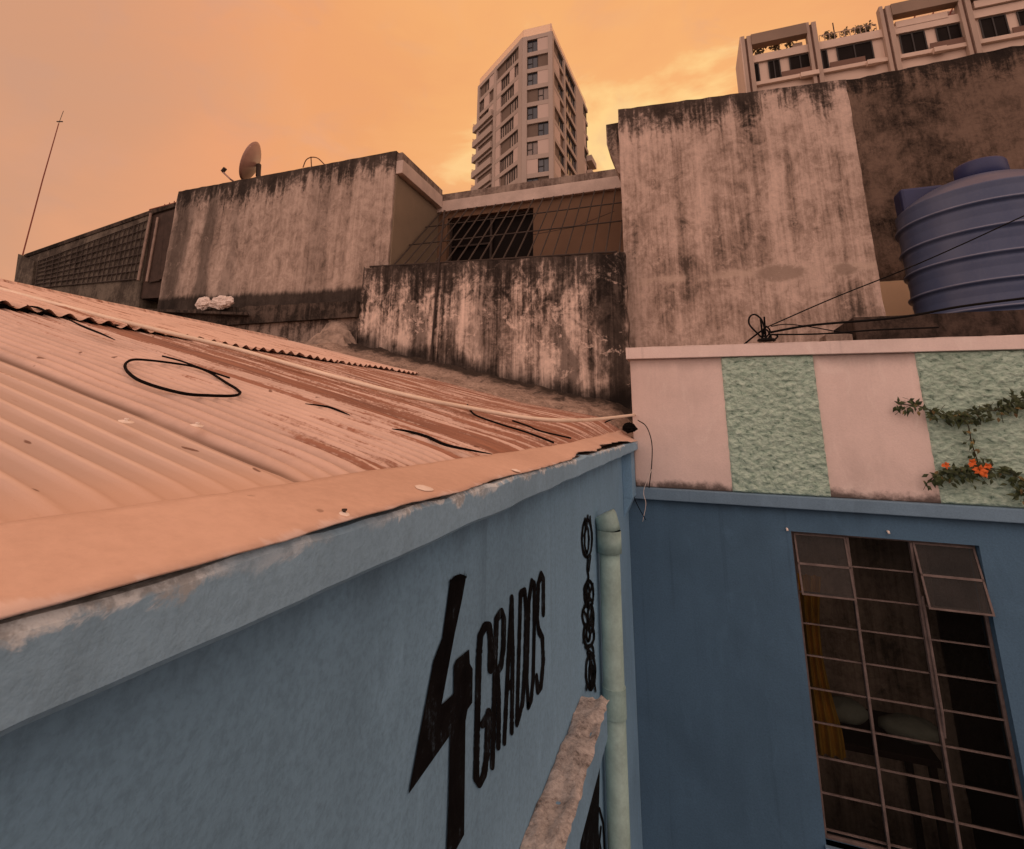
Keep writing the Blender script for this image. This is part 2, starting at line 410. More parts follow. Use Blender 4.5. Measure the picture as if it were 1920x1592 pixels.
def tall_extra(t, col, p, X, gr):
    # a pale day-joint across the wall and two darker repair patches on it
    wob = t.m('MULTIPLY', t.m('SUBTRACT', t.noise(p, 6, 6, .7), .5), .20)
    d = t.m('ABSOLUTE', t.m('SUBTRACT', t.m('ADD', X[2], wob), onY(1400, 512, 5.0).z+H))
    col = t.mix(t.m('MULTIPLY', t.m('MULTIPLY', t.m('SUBTRACT', 1, t.smooth(d, .008, .06)), t.smooth(t.noise(p, 3, 5), .35, .6)), .7), col, (.56, .44, .36))
    for (u, v, rx, rz) in ((1462, 512, .205, .085), (1585, 505, .09, .06)):
        c = onY(u, v, 5.0)
        dx = t.m('DIVIDE', t.m('SUBTRACT', t.m('ADD', X[0], wob), c.x), rx); dz = t.m('DIVIDE', t.m('SUBTRACT', X[2], c.z+H), rz)
        e = t.m('ADD', t.m('MULTIPLY', dx, dx), t.m('MULTIPLY', dz, dz))
        col = t.mix(t.m('MULTIPLY', t.m('SUBTRACT', 1, t.smooth(e, .9, 1.7)), .45), col, (.52, .41, .34))
        col = t.mix(t.m('MULTIPLY', t.m('SUBTRACT', 1, t.smooth(t.m('ADD', e, t.m('MULTIPLY', t.m('SUBTRACT', gr, .5), 1.2)), .4, 1.3)), .62), col, (.215, .16, .125))
    return col
concrete('concrete_left', (.47, .375, .315), (.29, .225, .185), (.085, .066, .055), ztop=zlb-.02, topw=.30, zbot=(1.38, -.03), botw=.085, contrast=1.05, streak=.8, patch=.2, extra=left_extra)
concrete('concrete_tall', (.53, .41, .345), (.32, .24, .195), (.095, .072, .058), ztop=ztw, topw=.36, contrast=1.5, streak=1.1, patch=.3, extra=tall_extra)
concrete('concrete_low', (.64, .51, .43), (.26, .20, .165), (.04, .032, .026), ztop=zlw, topw=.62, zbot=(.03, -.228), botw=.20, contrast=1.6, streak=1.35, patch=.6, extra=low_extra)
concrete('concrete_brown', (.16, .112, .085), (.082, .058, .044), (.022, .016, .013), ztop=4.2, topw=.30, contrast=1.7, streak=.5, patch=.35)
concrete('mould_black', (.10, .078, .064), (.03, .024, .02), (.010, .009, .008), contrast=1.3, streak=.9)
concrete('foot_mould', (.26, .205, .17), (.085, .066, .055), (.016, .013, .011), contrast=1.9, streak=.9, patch=.5)
concrete('concrete_shed', (.155, .132, .105), (.075, .062, .05), (.04, .034, .028), contrast=1.3, streak=.8, patch=.4)
concrete('slab_concrete', (.30, .24, .20), (.16, .12, .10), (.05, .04, .034), contrast=1.3, streak=1.0)
concrete('platform_dark', (.075, .055, .045), (.03, .023, .019), (.012, .010, .009), contrast=1.4, streak=.5, patch=.35)

def mat_tank():
    m, t = newmat('tank_blue'); p = t.pos()
    b = t.noise(t.vm('MULTIPLY', p, (2, 2, .7)), 1.6, 4); g = t.noise(p, 60, 4, .7)
    col = t.ramp(b, [(.3, (.045, .072, .155)), (.7, (.085, .115, .20))])
    col = t.mix(t.m('MULTIPLY', t.smooth(g, .4, .8), .25), col, (.12, .135, .19))
    t.out(col, .33, t.bump(g, .06, .004), 0, .3); M['tank_blue'] = m
mat_tank()
plain('tank_rib', (.17, .20, .29), .4, .2, 6, spec=.5, bump=.1)  # paler blue rings: the rib highlights are put into the colour
plain('tank_lid', (.022, .034, .11), .45, .12, 5, spec=.4, bump=.05)
# window and facade glass
def mat_glass(name, tint, trans=.72, rough=.06, haze=.05):
    m, t = newmat(name); p = t.pos()
    g = t.n('ShaderNodeBsdfGlossy', None, Color=(.26, .31, .31), Roughness=rough)
    tr = t.n('ShaderNodeBsdfTransparent', None, Color=tint)
    fr = t.n('ShaderNodeFresnel', None, IOR=1.5)
    mx = t.n('ShaderNodeMixShader'); t.put(mx.inputs[0], t.m('MULTIPLY', fr.outputs[0], .8, clamp=True))
    t.t.links.new(tr.outputs[0], mx.inputs[1]); t.t.links.new(g.outputs[0], mx.inputs[2])
    d = t.n('ShaderNodeBsdfDiffuse', None, Color=(.10, .09, .085))
    mx2 = t.n('ShaderNodeMixShader'); t.put(mx2.inputs[0], t.m('MULTIPLY', t.noise(p, 5, 4), haze))
    t.t.links.new(mx.outputs[0], mx2.inputs[1]); t.t.links.new(d.outputs[0], mx2.inputs[2])
    o = t.n('ShaderNodeOutputMaterial'); t.t.links.new(mx2.outputs[0], o.inputs[0]); M[name] = m
mat_glass('pane_glass', (.46, .48, .46))
mat_glass('vent_glass', (.40, .40, .38), haze=.55)  # stronger diffuse tint imitates the reflection on the vent panes
def mat_frost():
    m, t = newmat('rail_glass')
    tr = t.n('ShaderNodeBsdfTransparent', None, Color=(1, .95, .92)); d = t.n('ShaderNodeBsdfPrincipled')
    t.put(d.inputs['Base Color'], (.75, .62, .56)); t.put(d.inputs['Roughness'], .2)
    mx = t.n('ShaderNodeMixShader'); t.put(mx.inputs[0], .42)
    t.t.links.new(tr.outputs[0], mx.inputs[1]); t.t.links.new(d.outputs[0], mx.inputs[2])
    o = t.n('ShaderNodeOutputMaterial'); t.t.links.new(mx.outputs[0], o.inputs[0]); M['rail_glass'] = m
mat_frost()
plain('tower_glass', (.035, .045, .06), .12, .3, .3, spec=.6, bump=0)
plain('tower_curtain', (.34, .27, .23), .3, .3, .6, spec=.5, bump=0)
plain('tower_glass_blue', (.075, .085, .10), .15, .3, .3, spec=.6, bump=0)
plain('tower_glass_pale', (.22, .17, .145), .15, .3, .3, spec=.6, bump=0)  # reflected sky put into the base colour as a pale tone
plain('tower_frame', (.03, .025, .023), .5, .1, .3, bump=0)
plain('tower_wall', (.43, .35, .30), .8, .06, .12, bump=0)
plain('tower_light', (.56, .44, .38), .8, .06, .12, bump=0)
plain('tower_dark', (.17, .125, .098), .8, .08, .2, bump=0)
plain('block_wall', (.64, .50, .41), .85, .12, .35, bump=0)
plain('block_fin', (.42, .32, .26), .85, .12, .35, bump=0)
plain('block_beam', (.26, .19, .145), .85, .15, .35, bump=0)
plain('block_window', (.010, .007, .006), .6, .4, .8, spec=.08, bump=0)
plain('block_brown', (.17, .10, .075), .8, .1, .5, bump=0)
plain('pergola_red', (.25, .07, .05), .7, .1, .5, bump=0)

# ================================================================ SETTING
g = MB(); g.quad((-600, -400, -H), (600, -400, -H), (600, 900, -H), (-600, 900, -H))
tag(g.build('ground', 'ground'), kind='structure')

# ================================================================ BLUE HOUSE (lettered wall, cornice, roof)
house = empty('blue_house', (-2.2, 1.4, -H), 'blue rendered house with rusty corrugated roof and black lettering on its wall', 'house')
w = MB(); w.box(XA-.16, XA, -2.4, YB-.004, -H, ZCB+.02)
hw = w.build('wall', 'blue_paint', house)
def cornice():
    b = MB(); n = 170; prof_n = 6; vs = []; fs = []
    y0, y1 = -2.4, YB-.006
    for i in range(n+1):
        y = y0+(y1-y0)*i/n
        a = .003*nz(y*6, 1)+.002*nz(y*19, 2); bt = .004*nz(y*5, 7)+.002*nz(y*23, 4)
        top = ZC+.006*nz(y*8, 11)+.003*nz(y*31, 12)
        lift = .10*sm(y, 3.2, 4.2)*0
        pr = [(XA-.02, ZCB-.002), (XC-.006+a, ZCB+bt), (XC+a, ZCB+.006+bt), (XC+a*.5, top-.006), (XC-.006+a*.5, top), (XA-.06, top-.002)]
        vs += [(x, y, z+lift) for x, z in pr]
    for i in range(n):
        for j in range(prof_n-1):
            p = i*prof_n+j; fs.append((p, p+1, p+1+prof_n, p+prof_n))
    fs += [tuple(range(prof_n)), tuple(n*prof_n+j for j in reversed(range(prof_n)))]
    return b.add(vs, fs)
cornice().build('cornice', 'blue_cornice', house)
def sheet(x0, x1, y0, y1, pitch, amp, lift, nx, lap, edge=None):
    """corrugated sheeting, ribs running down the slope (along x)"""
    b = MB(); ny = int((y1-y0)/pitch*10)
    def fn(u, v):
        y = y0+(y1-y0)*v; xx0 = x0+(edge(y) if edge else 0)
        x = xx0+(x1-xx0)*u
        y2 = y
        cr_ = math.cos(2*math.pi*y2/pitch)*.5+.5; kn_ = 1-sm(y, .60, .64); a = (amp*(1.75*cr_**(1.3+2.4*kn_)-.7)*(1-.70*kn_))*(sm(-x, .45, .62) if x > -.7 else 1)
        ph = (y2/lap) % 1.0
        st = .0028*(1-ph)*(sm(-x, .47, .62) if x > -.7 else 1)-(.012*sm(x, -.52, -.46) if x > -.53 else 0)
        wave = .006*nz(x*1.3, y*.9, 3)+.003*nz(x*4, y*5, 8)
        return (x, y, roofz(x, y)+a+lift+st+wave)
    return b.grid(fn, nx, ny)
# lower run of sheets (eave to the overlap), upper run (overlap to the ridge), far slope
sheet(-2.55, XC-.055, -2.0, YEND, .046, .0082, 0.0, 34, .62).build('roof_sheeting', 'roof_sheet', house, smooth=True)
lipn = lambda y: .05*nz(y*1.1, 5)+.02*(1 if nz(y*2.6, 9) > 0 else 0)
up = MB()
def upfn(u, v):
    y = -2.0+(YEND-.03+2.0)*v; x1 = -2.34-.05*sm(y, 1, 4)+lipn(y); x = RIDGE+(x1-RIDGE)*u
    a = .011*math.sin(2*math.pi*y/.076)
    curl = .014*max(0, nz(y*1.7, 2)+.25)*sm(u, .8, 1)
    return (x, y, roofz(x, y)+.024+a+curl+.006*nz(x*1.3, y*.9, 3))
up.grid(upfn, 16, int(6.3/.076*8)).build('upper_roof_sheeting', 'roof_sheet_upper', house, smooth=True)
bk = MB(); bk.grid(lambda u, v: (RIDGE-1.9*u, -2.0+(YEND+2.0)*v, roofz(RIDGE, -2+(YEND+2)*v)-.45*u-.01), 2, 12).build('roof_back_slope', 'roof_sheet_upper', house)
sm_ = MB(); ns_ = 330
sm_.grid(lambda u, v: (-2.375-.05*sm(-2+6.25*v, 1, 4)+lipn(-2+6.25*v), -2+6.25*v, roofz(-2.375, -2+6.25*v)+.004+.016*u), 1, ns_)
sm_.build('overlap_shadow', 'rubber', house)  # black strip added for the shadow between the overlapping sheets
rc = MB(); rc.tube([(RIDGE, -2.0+.2*i, roofz(RIDGE, -2+.2*i)+.012+.006*nz(i*.7, 3)) for i in range(32)], .035, 10)
rc.build('ridge_cap', 'roof_sheet_upper', house, smooth=True)
# flashing strip along the eave, its outer edge torn and lifting off the cornice
def flashz(x, y):
    zc = -.088+.018*sm(y, 1.9, 2.7); u = min(1, max(0, (XC-x)/.098)); return ZC+.004+(zc-ZC-.004)*u**.85
def onflash(u, v):
    d = ray(u, v); t = .1
    while t < 8:
        q = d*t
        if q.z < flashz(q.x, q.y)+.003: return q
        t += .001
    return onX(u, v, -.45)
def flash():
    b = MB(); ny = 330
    def gap(y):
        gp = .0045+.003*nz(y*2.3, 21)
        for c, wd, hh in ((3.02, .7, .022), (2.05, .30, .011), (.25, .25, .003), (.62, .2, .002)):
            gp += hh*max(0, 1-((y-c)/wd)**2)
        return gp
    def cut(y):
        c = .004*nz(y*9, 31)+.003*nz(y*37, 33)
        c -= .030*math.exp(-((y-2.02)/.13)**2)*(.8+.9*nz(y*14, 40))+.040*math.exp(-((y-2.62)/.30)**2)*(.75+1.2*nz(y*7, 42))+.024*math.exp(-((y-3.3)/.22)**2)*(.8+.9*nz(y*10, 43))
        c -= .013*math.exp(-((y-1.08)/.13)**2)+.010*(abs(nz(y*29, 41))) if y > .9 else 0
        return c
    def fn(u, v):
        y = -2.3+(4.15+2.3)*v
        xo = XC+.004+cut(y); xi = -.505+.007*nz(y*3, 50)
        x = xo+(xi-xo)*u
        zo = ZC+gap(y); zc = -.088+.018*sm(y, 1.9, 2.7); zr = roofz(xi, y)+.006
        if u < .8: z = zo+(zc-zo)*(u/.8)**.85
        else: z = zc+(max(zr, zc-.004)-zc)*(u-.8)/.2
        return (x, y, z+.0025*nz(x*9, y*5, 9)+.0012*nz(x*30, y*22, 4))
    return b.grid(fn, 10, ny)
flash().build('eave_flashing', 'flashing', house, smooth=True, solid=.0022)
# black core added as the shade in the gap under the lifted flashing
core = MB(); core.box(XA-.02, XC-.02, -2.35, 4.1, ZC-.03, ZC+.0025); core.build('eave_gap_shade', 'mould_black', house)

bk_ = MB(); xo_ = -.405
bk_.box(XA+.001, xo_, 3.90, YB-.056, -.50, ZCB+.006)
bk_.hexa([(XA+.001, 3.90, -.63), (XA+.004, 3.90, -.63), (XA+.004, YB-.056, -.63), (XA+.001, YB-.056, -.63)], [(XA+.001, 3.90, -.501), (xo_, 3.90, -.501), (xo_, YB-.056, -.501), (XA+.001, YB-.056, -.501)])
bk_.build('corner_bracket', 'blue_paint', house, bevel=.004)
# ---- black lettering painted on the wall (sub-parts of the wall)
def zz(x, y): return (740+x*.43478, 900+y*.43478)       # detail-view units -> picture units
def wallpt(u, v, off=.002): p = onX(u, v, XA+off); return p
def strokes(lines, wx, wy, jit=.0):
    b = MB(); k = 0
    for ln in lines:
        k += 1; off = .002+.0002*k
        wxx = wx
        if isinstance(ln, tuple): ln, wxx = ln
        for (x0, y0), (x1, y1) in zip(ln, ln[1:]):
            n = max(1, int(math.hypot(x1-x0, y1-y0)/14))
            for i in range(n):
                ax, ay = x0+(x1-x0)*i/n, y0+(y1-y0)*i/n; bx, by = x0+(x1-x0)*(i+1)/n, y0+(y1-y0)*(i+1)/n
                dx, dy = (bx-ax)/wxx, (by-ay)/wy; L = math.hypot(dx, dy) or 1
                nx, ny = -dy/L*.5*wxx, dx/L*.5*wy
                j = 1+jit*nz(ax*.07, ay*.07, k)
                b.poly([wallpt(*zz(ax+nx*j, ay+ny*j), off), wallpt(*zz(bx+nx*j, by+ny*j), off), wallpt(*zz(bx-nx*j, by-ny*j), off), wallpt(*zz(ax-nx*j, ay-ny*j), off)])
        for (x, y) in ln:
            b.poly([wallpt(*zz(x+.5*wxx*math.cos(a), y+.5*wy*math.sin(a)), off+.0001) for a in [math.pi*2*i/10 for i in range(10)]])
    return b
four = MB()
left = [(240, 432), (262, 408), (283, 402), (309, 414), (292, 520), (262, 650), (230, 810), (203, 968)]
P4 = [(240, 432), (262, 412), (285, 405), (309, 414), (290, 520), (262, 650), (232, 810), (203, 966), (160, 1130), (60, 1355), (108, 1100), (168, 780), (206, 680), (226, 540)]
four.poly([wallpt(*zz(x, y), .0030) for x, y in P4])
four.poly([wallpt(*zz(x, y), .0033) for x, y in [(60, 1355), (160, 1000), (203, 968), (255, 922), (256, 800), (266, 775), (322, 730), (324, 790), (337, 815), (335, 960), (315, 990), (306, 1040), (240, 1100)]])
four.poly([wallpt(*zz(x, y), .0036) for x, y in [(240, 1090), (306, 1035), (300, 1530), (262, 1600), (222, 1660), (232, 1400)]])
for i in range(16):                                      # bristle marks at the top of the brush stroke
    x = 238+i*4.6+random.uniform(-2, 2); y = 432-i*1.2
    four.poly([wallpt(*zz(x, y+10), .0039+i*1e-5), wallpt(*zz(x+3.4, y+9), .0039+i*1e-5), wallpt(*zz(x+4.4, y-random.uniform(6, 34)), .0039+i*1e-5)])
four.build('painted_numeral', 'black_paint', hw)
LET = {
 'G': [[(414, 820), (415, 690), (408, 628), (392, 628), (370, 672), (364, 760), (354, 1180), (352, 1290), (366, 1312), (386, 1272), (398, 1190), (406, 1000)], [(380, 1055), (406, 1010)]],
 'R': [[(422, 1235), (440, 600)], [(440, 600), (462, 568), (472, 600), (470, 720), (460, 800), (432, 850)], [(444, 830), (450, 960), (448, 1150)]],
 'A': [[(474, 1130), (490, 800), (506, 510)], [(506, 510), (510, 760), (506, 1085)], [(486, 900), (506, 870)]],
 'D': [[(528, 1050), (544, 490)], [(544, 490), (562, 480), (568, 560), (564, 780), (553, 960), (530, 1045)]],
 'O': [[(577, 975), (571, 860), (580, 520), (592, 440), (603, 450), (603, 640), (598, 860), (590, 945), (577, 975)]],
 'S': [[(642, 575), (642, 430), (632, 408), (620, 450), (616, 600), (622, 650), (638, 680), (642, 780), (632, 890), (618, 910), (613, 850)]],
}
WX = {'G': 19, 'R': 15, 'A': 12.5, 'D': 11.5, 'O': 10.5, 'S': 11}
for ch, ln in LET.items():
    strokes(ln, WX[ch]*1.3, 36, .2).build('painted_letter', 'black_paint', hw)
# scroll ornament by the pipe
def squiggle(seq, seed):
    r = random.Random(seed); L = []
    for (cx, y0, y1, w) in seq:
        for k in range(9):
            ph = r.uniform(0, 6.28); a = r.uniform(.3, 1.2)*w; pts = []
            ya = y0+(y1-y0)*r.uniform(0, .5); yb = ya+(y1-y0)*r.uniform(.25, .5); 
            for i in range(9):
                t = i/8; pts.append((cx+a*math.sin(ph+t*r.choice((3.0, 4.2, 2.4))), ya+(yb-ya)*t))
            L.append((pts, r.uniform(2.6, 5)))
    return L
orn = []
for (cx, cy, rx, ry, w_) in ((830, 252, 22, 82, 6), (829, 258, 9, 56, 5), (838, 492, 20, 58, 6), (834, 492, 8, 38, 5), (832, 585, 22, 46, 6), (846, 598, 13, 58, 6), (838, 668, 23, 50, 6), (836, 664, 8, 30, 6), (846, 828, 20, 76, 6), (848, 838, 8, 52, 5), (846, 742, 13, 28, 5)):
    orn.append(([(cx+rx*math.cos(a)+1.5*nz(a*2, cy), cy+ry*math.sin(a)+5*nz(a*3, cx)) for a in [2*math.pi*k/18 for k in range(19)]], w_*1.4))
for ln in ([(834, 155), (830, 200), (818, 240)], [(844, 160), (848, 210)], [(822, 168), (826, 205)], [(836, 325), (832, 380), (838, 420), (828, 450)], [(846, 330), (838, 390)], [(818, 470), (856, 530)], [(856, 450), (820, 545)],
           [(814, 560), (858, 640)], [(854, 560), (816, 700)], [(824, 720), (862, 760)], [(832, 880), (828, 905)], [(862, 870), (868, 910)], [(846, 760), (848, 900)], [(838, 430), (838, 560)]):
    orn.append((ln, 5.5))
strokes(orn, 5, 16, .3).build('painted_ornament', 'black_paint', hw)
lowp = MB()
lowp.poly([wallpt(*zz(x, y), .0031) for x, y in [(885, 1240), (880, 1500), (884, 1640), (800, 1640), (808, 1440), (842, 1380), (868, 1300)]])
lowp.build('painted_ornament', 'black_paint', hw)
strokes([([(884, 1420), (900, 1480), (906, 1600), (896, 1640)], 8), ([(890, 1500), (884, 1560), (898, 1640)], 7)], 8, 20).build('painted_ornament', 'black_paint', hw)

# ---- rough-topped concrete ledge on the wall
pe = onX(1090, 1300, XA); pr_ = onZ(1140, 1315, pe.z)
LW = pr_.x; LZ = pe.z; LY = pe.y
led = empty('concrete_ledge', (XA+.03, .6, LZ-.1), 'concrete ledge with broken rough top and blue painted side, below the black lettering', 'ledge')
def ledgetop(u, v):
    y = -1.6+(LY+1.6)*v; x = XA+.001+(LW-XA-.001)*u
    e = 1 if 0 < u < 1 else 0
    x += (0 if u < .01 else u*(.010*nz(y*9, 61)+.007*nz(y*33, 62)+.004*nz(y*80, 63)))
    yy = y+(.02*nz(u*6, 71)+.012*nz(u*17, 72) if v > .999 else 0)
    return (x, yy, LZ+.014*nz(x*25, y*8, 5)+.010*nz(x*60, y*30, 2)-(.004 if not e else 0))
lt = MB(); lt.grid(ledgetop, 10, 150)
lt.build('rough_top', 'rough_top', led, smooth=True)
zb = onX(1138, 1405, LW).z
lf = MB(); lf.box(XA+.001, LW-.006, -1.6, LY-.012, zb, LZ-.012)
lf.build('painted_side', 'blue_paint', led, bevel=.006)

# ---- drain pipe
PX = XA+.062; py0 = onX(1145, 1100, PX).y
dp = empty('drain_pipe', (PX, py0, -H), 'pale green plastic drain pipe running down the corner of the blue wall', 'pipe')
ztop_ = onY(1145, 1035, py0).z; zel = onY(1142, 962, py0).z
R_ = .049
b = MB(); b.lathe((PX, py0, 0), [(R_, -H), (R_, ztop_)], 32); b.build('pipe', 'pipe_green', dp, smooth=True)
b = MB(); b.lathe((PX, py0, 0), [(R_+.002, ztop_-.002), (R_+.010, ztop_-.001), (R_+.010, ztop_+.10), (R_+.009, ztop_+.099)], 32, cap=False)
b.tube([(PX, py0, ztop_+.098), (PX-.004, py0, ztop_+.12), (PX-.016, py0, zel-.012), (PX-.020, py0, zel-.004)], R_+.008, 32, taper=[1, 1, 1, .93])
b.build('elbow', 'pipe_green', dp, smooth=True)
zc_ = onY(1155, 1315, py0).z
b = MB(); b.lathe((PX, py0, 0), [(R_+.001, zc_-.062), (R_+.005, zc_-.06), (R_+.005, zc_+.06), (R_+.001, zc_+.062)], 32, cap=False); b.build('coupling', 'pipe_green', dp)

for zz_ in (-1.95,):
    b = MB(); b.lathe((PX, py0, 0), [(R_+.0005, zz_-.011), (R_+.003, zz_-.011), (R_+.003, zz_+.011), (R_+.0005, zz_+.011)], 32, cap=False); b.box(XA+.001, PX-R_-.001, py0-.012, py0+.012, zz_-.0105, zz_+.0105); b.build('clamp', 'steel_frame', dp)

# ================================================================ THE WING (window wall, painted parapet)
wing = empty('painted_wing', (1.6, YB, -H), 'dark blue wing with barred window under a parapet of pale and green panels', 'house')
WX0, WX1, WZ1, WZ0 = .605, 1.625, -.683, -2.42
PXL, PXR = -.412, 4.6
ZL0, ZL1 = -.532, -.452; ZP1 = .512; ZK = .604
b = MB()
b.box(XA-.16, WX0, YB, YB+.16, -H, ZL0); b.box(WX1, PXR, YB, YB+.16, -H, ZL0)
b.box(WX0, WX1, YB, YB+.16, WZ1, ZL0); b.box(WX0, WX1, YB, YB+.16, -H, WZ0)
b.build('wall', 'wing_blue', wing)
b = MB(); b.box(XA+.003, PXR, YB-.055, YB+.16, ZL0, ZL1); b.build('string_course', 'wing_ledge_blue', wing, bevel=.006)
b = MB(); b.box(PXL, PXR, YB+.004, YB+.15, ZL1, ZP1); b.build('parapet', 'white_paint', wing, bevel=.008)
b = ragged_wall(PXL-.025, PXR, YB-.038, YB+.17, lambda x: ZP1, lambda x: ZK, .05, .004); b.build('coping', 'coping_white', wing, bevel=.004)
for gx0, gx1 in ((.262, .872), (1.474, 2.10), (2.7, 3.3)):
    b = MB()
    def gfn(u, v):
        x = gx0+(gx1-gx0)*u; z = ZL1+.002+(ZP1-ZL1-.003)*v
        e = min(u, 1-u, v, 1-v)
        n = nz(x*19, z*27, gx0*3)+.7*nz(x*41, z*55, 4)+.4*nz(x*90, z*110, 9)
        y = YB-.004-.012*max(0, .55+n)*(1 if e > .001 else 0)
        if e <= .001: y = YB+.006
        return (x+(.006*nz(z*20, 3) if 0 < u < 1 else .004*nz(z*25, 8)), y, z)
    b.grid(gfn, 90, 130); b.build('stucco_panel', 'green_stucco', wing, smooth=True)
# window: steel frame, glazing, open top vents
win = MB(); fy0, fy1 = YB+.055, YB+.085
mx1 = onY(1600, 1060, YB+.06).x; mx2 = onY(1722, 1065, YB+.06).x
mx1, mx2 = WX0+.335, WX0+.685
t_ = .0075
rows = [WZ1-.012-.187*i for i in range(10)]
win.box(WX0, WX0+.018, fy0, fy1, WZ0, WZ1); win.box(WX1-.018, WX1, fy0, fy1, WZ0, WZ1)
win.box(WX0+.018, WX1-.018, fy0, fy1, WZ1-.018, WZ1); win.box(WX0+.018, WX1-.018, fy0, fy1, WZ0, WZ0+.018)
for mx in (mx1, mx2): win.box(mx-t_, mx+t_, fy0-.012, fy1, WZ0+.018, WZ1-.018)
wf = win.build('window', 'steel_frame', wing, bevel=.002)
for i, z in enumerate(rows[1:]):
    for a, c, col_ in ((WX0+.018, mx1-t_, 0), (mx1+t_, mx2-t_, 1), (mx2+t_, WX1-.018, 2)):
        if i < 1 and col_ in (0, 2): continue
        bars = MB(); bars.box(a, c, fy0+.006, fy1-.006, z-.0035, z+.0035); bars.build('glazing_bar', 'steel_frame', wf)
gl = MB()
for a, c, col_ in ((WX0+.018, mx1-t_, 0), (mx1+t_, mx2-t_, 1), (mx2+t_, WX1-.018, 2)):
    top = WZ1-.018 if col_ == 1 else rows[2]
    gl.quad((a, fy0+.018, WZ0+.018), (c, fy0+.018, WZ0+.018), (c, fy0+.018, top), (a, fy0+.018, top))
gl.build('glass_pane', 'pane_glass', wf)
def vent(x0, x1, ang):
    h = rows[0]-rows[2]-.004; ca, sa = math.cos(ang), math.sin(ang); top = rows[0]-.006
    def pt(x, d, n): return (x, fy0-.004-d*sa-n*ca, top-d*ca+n*sa)     # d down the sash, n out of it
    def bar(xa, xb, d0, d1, n0=-.006, n1=.006):
        return [pt(xa, d1, n0), pt(xb, d1, n0), pt(xb, d1, n1), pt(xa, d1, n1)], [pt(xa, d0, n0), pt(xb, d0, n0), pt(xb, d0, n1), pt(xa, d0, n1)]
    b = MB(); w_ = .011
    for args in ((x0, x1, 0, w_), (x0, x1, h-w_, h), (x0, x1, h/2-.007, h/2+.007)): b.hexa(*bar(*args))
    for xa, xb in ((x0, x0+w_), (x1-w_, x1)): b.hexa(*bar(xa, xb, w_, h-w_))
    o = b.build('vent_sash', 'steel_frame', wf)
    q = MB(); q.quad(pt(x0+.005, h-.008, 0), pt(x1-.005, h-.008, 0), pt(x1-.005, .008, 0), pt(x0+.005, .008, 0)); q.build('vent_pane', 'vent_glass', wf)
vent(WX0+.02, mx1-t_-.002, .20); vent(mx2+t_+.002, WX1-.008, .27)
st = MB(); st.tube([(mx2+.012, fy0-.02, rows[2]+.06), (mx2+.012, fy0-.03, rows[5]), (mx2+.012, fy0-.004, rows[6]+.05)], .008, 8)
st.build('casement_stay', 'steel_frame', wf)
b = MB(); b.box(WX0-.01, WX1+.02, YB-.03, YB+.055, WZ0-.05, WZ0-.0); b.build('window_sill', 'wing_ledge_blue', wing, bevel=.005)
# the room behind, with what shows through the panes
rm = MB(); x0, x1, y0, y1, z0, z1 = -.2, 3.8, YB+.16, YB+2.6, -3.0, -.45
rm.quad((x0, y1, z0), (x1, y1, z0), (x1, y1, z1), (x0, y1, z1)); rm.quad((x0, y0, z0), (x0, y1, z0), (x0, y1, z1), (x0, y0, z1))
rm.quad((x1, y1, z0), (x1, y0, z0), (x1, y0, z1), (x1, y1, z1)); rm.quad((x0, y0, z0), (x1, y0, z0), (x1, y1, z0), (x0, y1, z0)); rm.quad((x0, y1, z1), (x1, y1, z1), (x1, y0, z1), (x0, y0, z1))
rm.build('room', 'dark_room', wing)
cu = MB()
def cfn(u, v):
    z = WZ1-.30-1.05*v; wd = .15*(1-.35*math.sin(math.pi*min(1, v*1.15))+.1*v)
    return (WX0+.03+wd*u, YB+.17+.02*math.sin(u*19+v*2)+.01*math.sin(v*5), z)
cu.grid(cfn, 40, 20).thing('curtain', 'mustard', 'mustard yellow curtain gathered at the side of the dark window', 'curtain', smooth=True)
cs = MB()
def lump(b, c, rx, ry, rz, seed, n=20):
    def fn(u, v):
        a = 2*math.pi*u; t = math.pi*(v-.5); s = 1+.18*nz(math.cos(a)*2, math.sin(a)*2+seed, t*2)
        return (c[0]+rx*math.cos(t)*math.cos(a)*s, c[1]+ry*math.cos(t)*math.sin(a)*s, c[2]+rz*math.sin(t)*s)
    b.grid(fn, n, n//2)
lump(cs, (WX0+.62, YB+.42, rows[7]+.10), .17, .10, .07, 3); cs.thing('cushion', 'pale_cloth', 'pale grey cushion behind the lower middle panes of the window', 'cushion', smooth=True)
cs = MB(); lump(cs, (WX0+.28, YB+.45, rows[7]+.13), .13, .10, .07, 6); cs.thing('cushion', 'pale_cloth', 'dim grey cushion behind the left panes next to the curtain', 'cushion', smooth=True)
tb = MB(); tb.box(WX0-.1, WX1-.3, YB+.25, YB+.8, rows[7]-.02, rows[7]+.02)
for lx in (WX0-.06, WX1-.34):
    for ly in (YB+.29, YB+.76): tb.box(lx-.02, lx+.02, ly-.02, ly+.02, -3.0, rows[7]-.021)
tb.thing('table', 'wood', 'dark brown table inside the window under the cushions', 'table', bevel=.004)
for (u, v, lab) in ((1475, 991, 'small pale wall hook left of the window top'), (1664, 996, 'small pale screw plug above the middle of the window')):
    p = onY(u, v, YB); b = MB(); b.tube([(p.x, YB+.01, p.z), (p.x, YB-.018, p.z), (p.x, YB-.022, p.z-.012)], .007, 8)
    b.thing('wall_hook', 'screw_white', lab, 'hook', smooth=True)

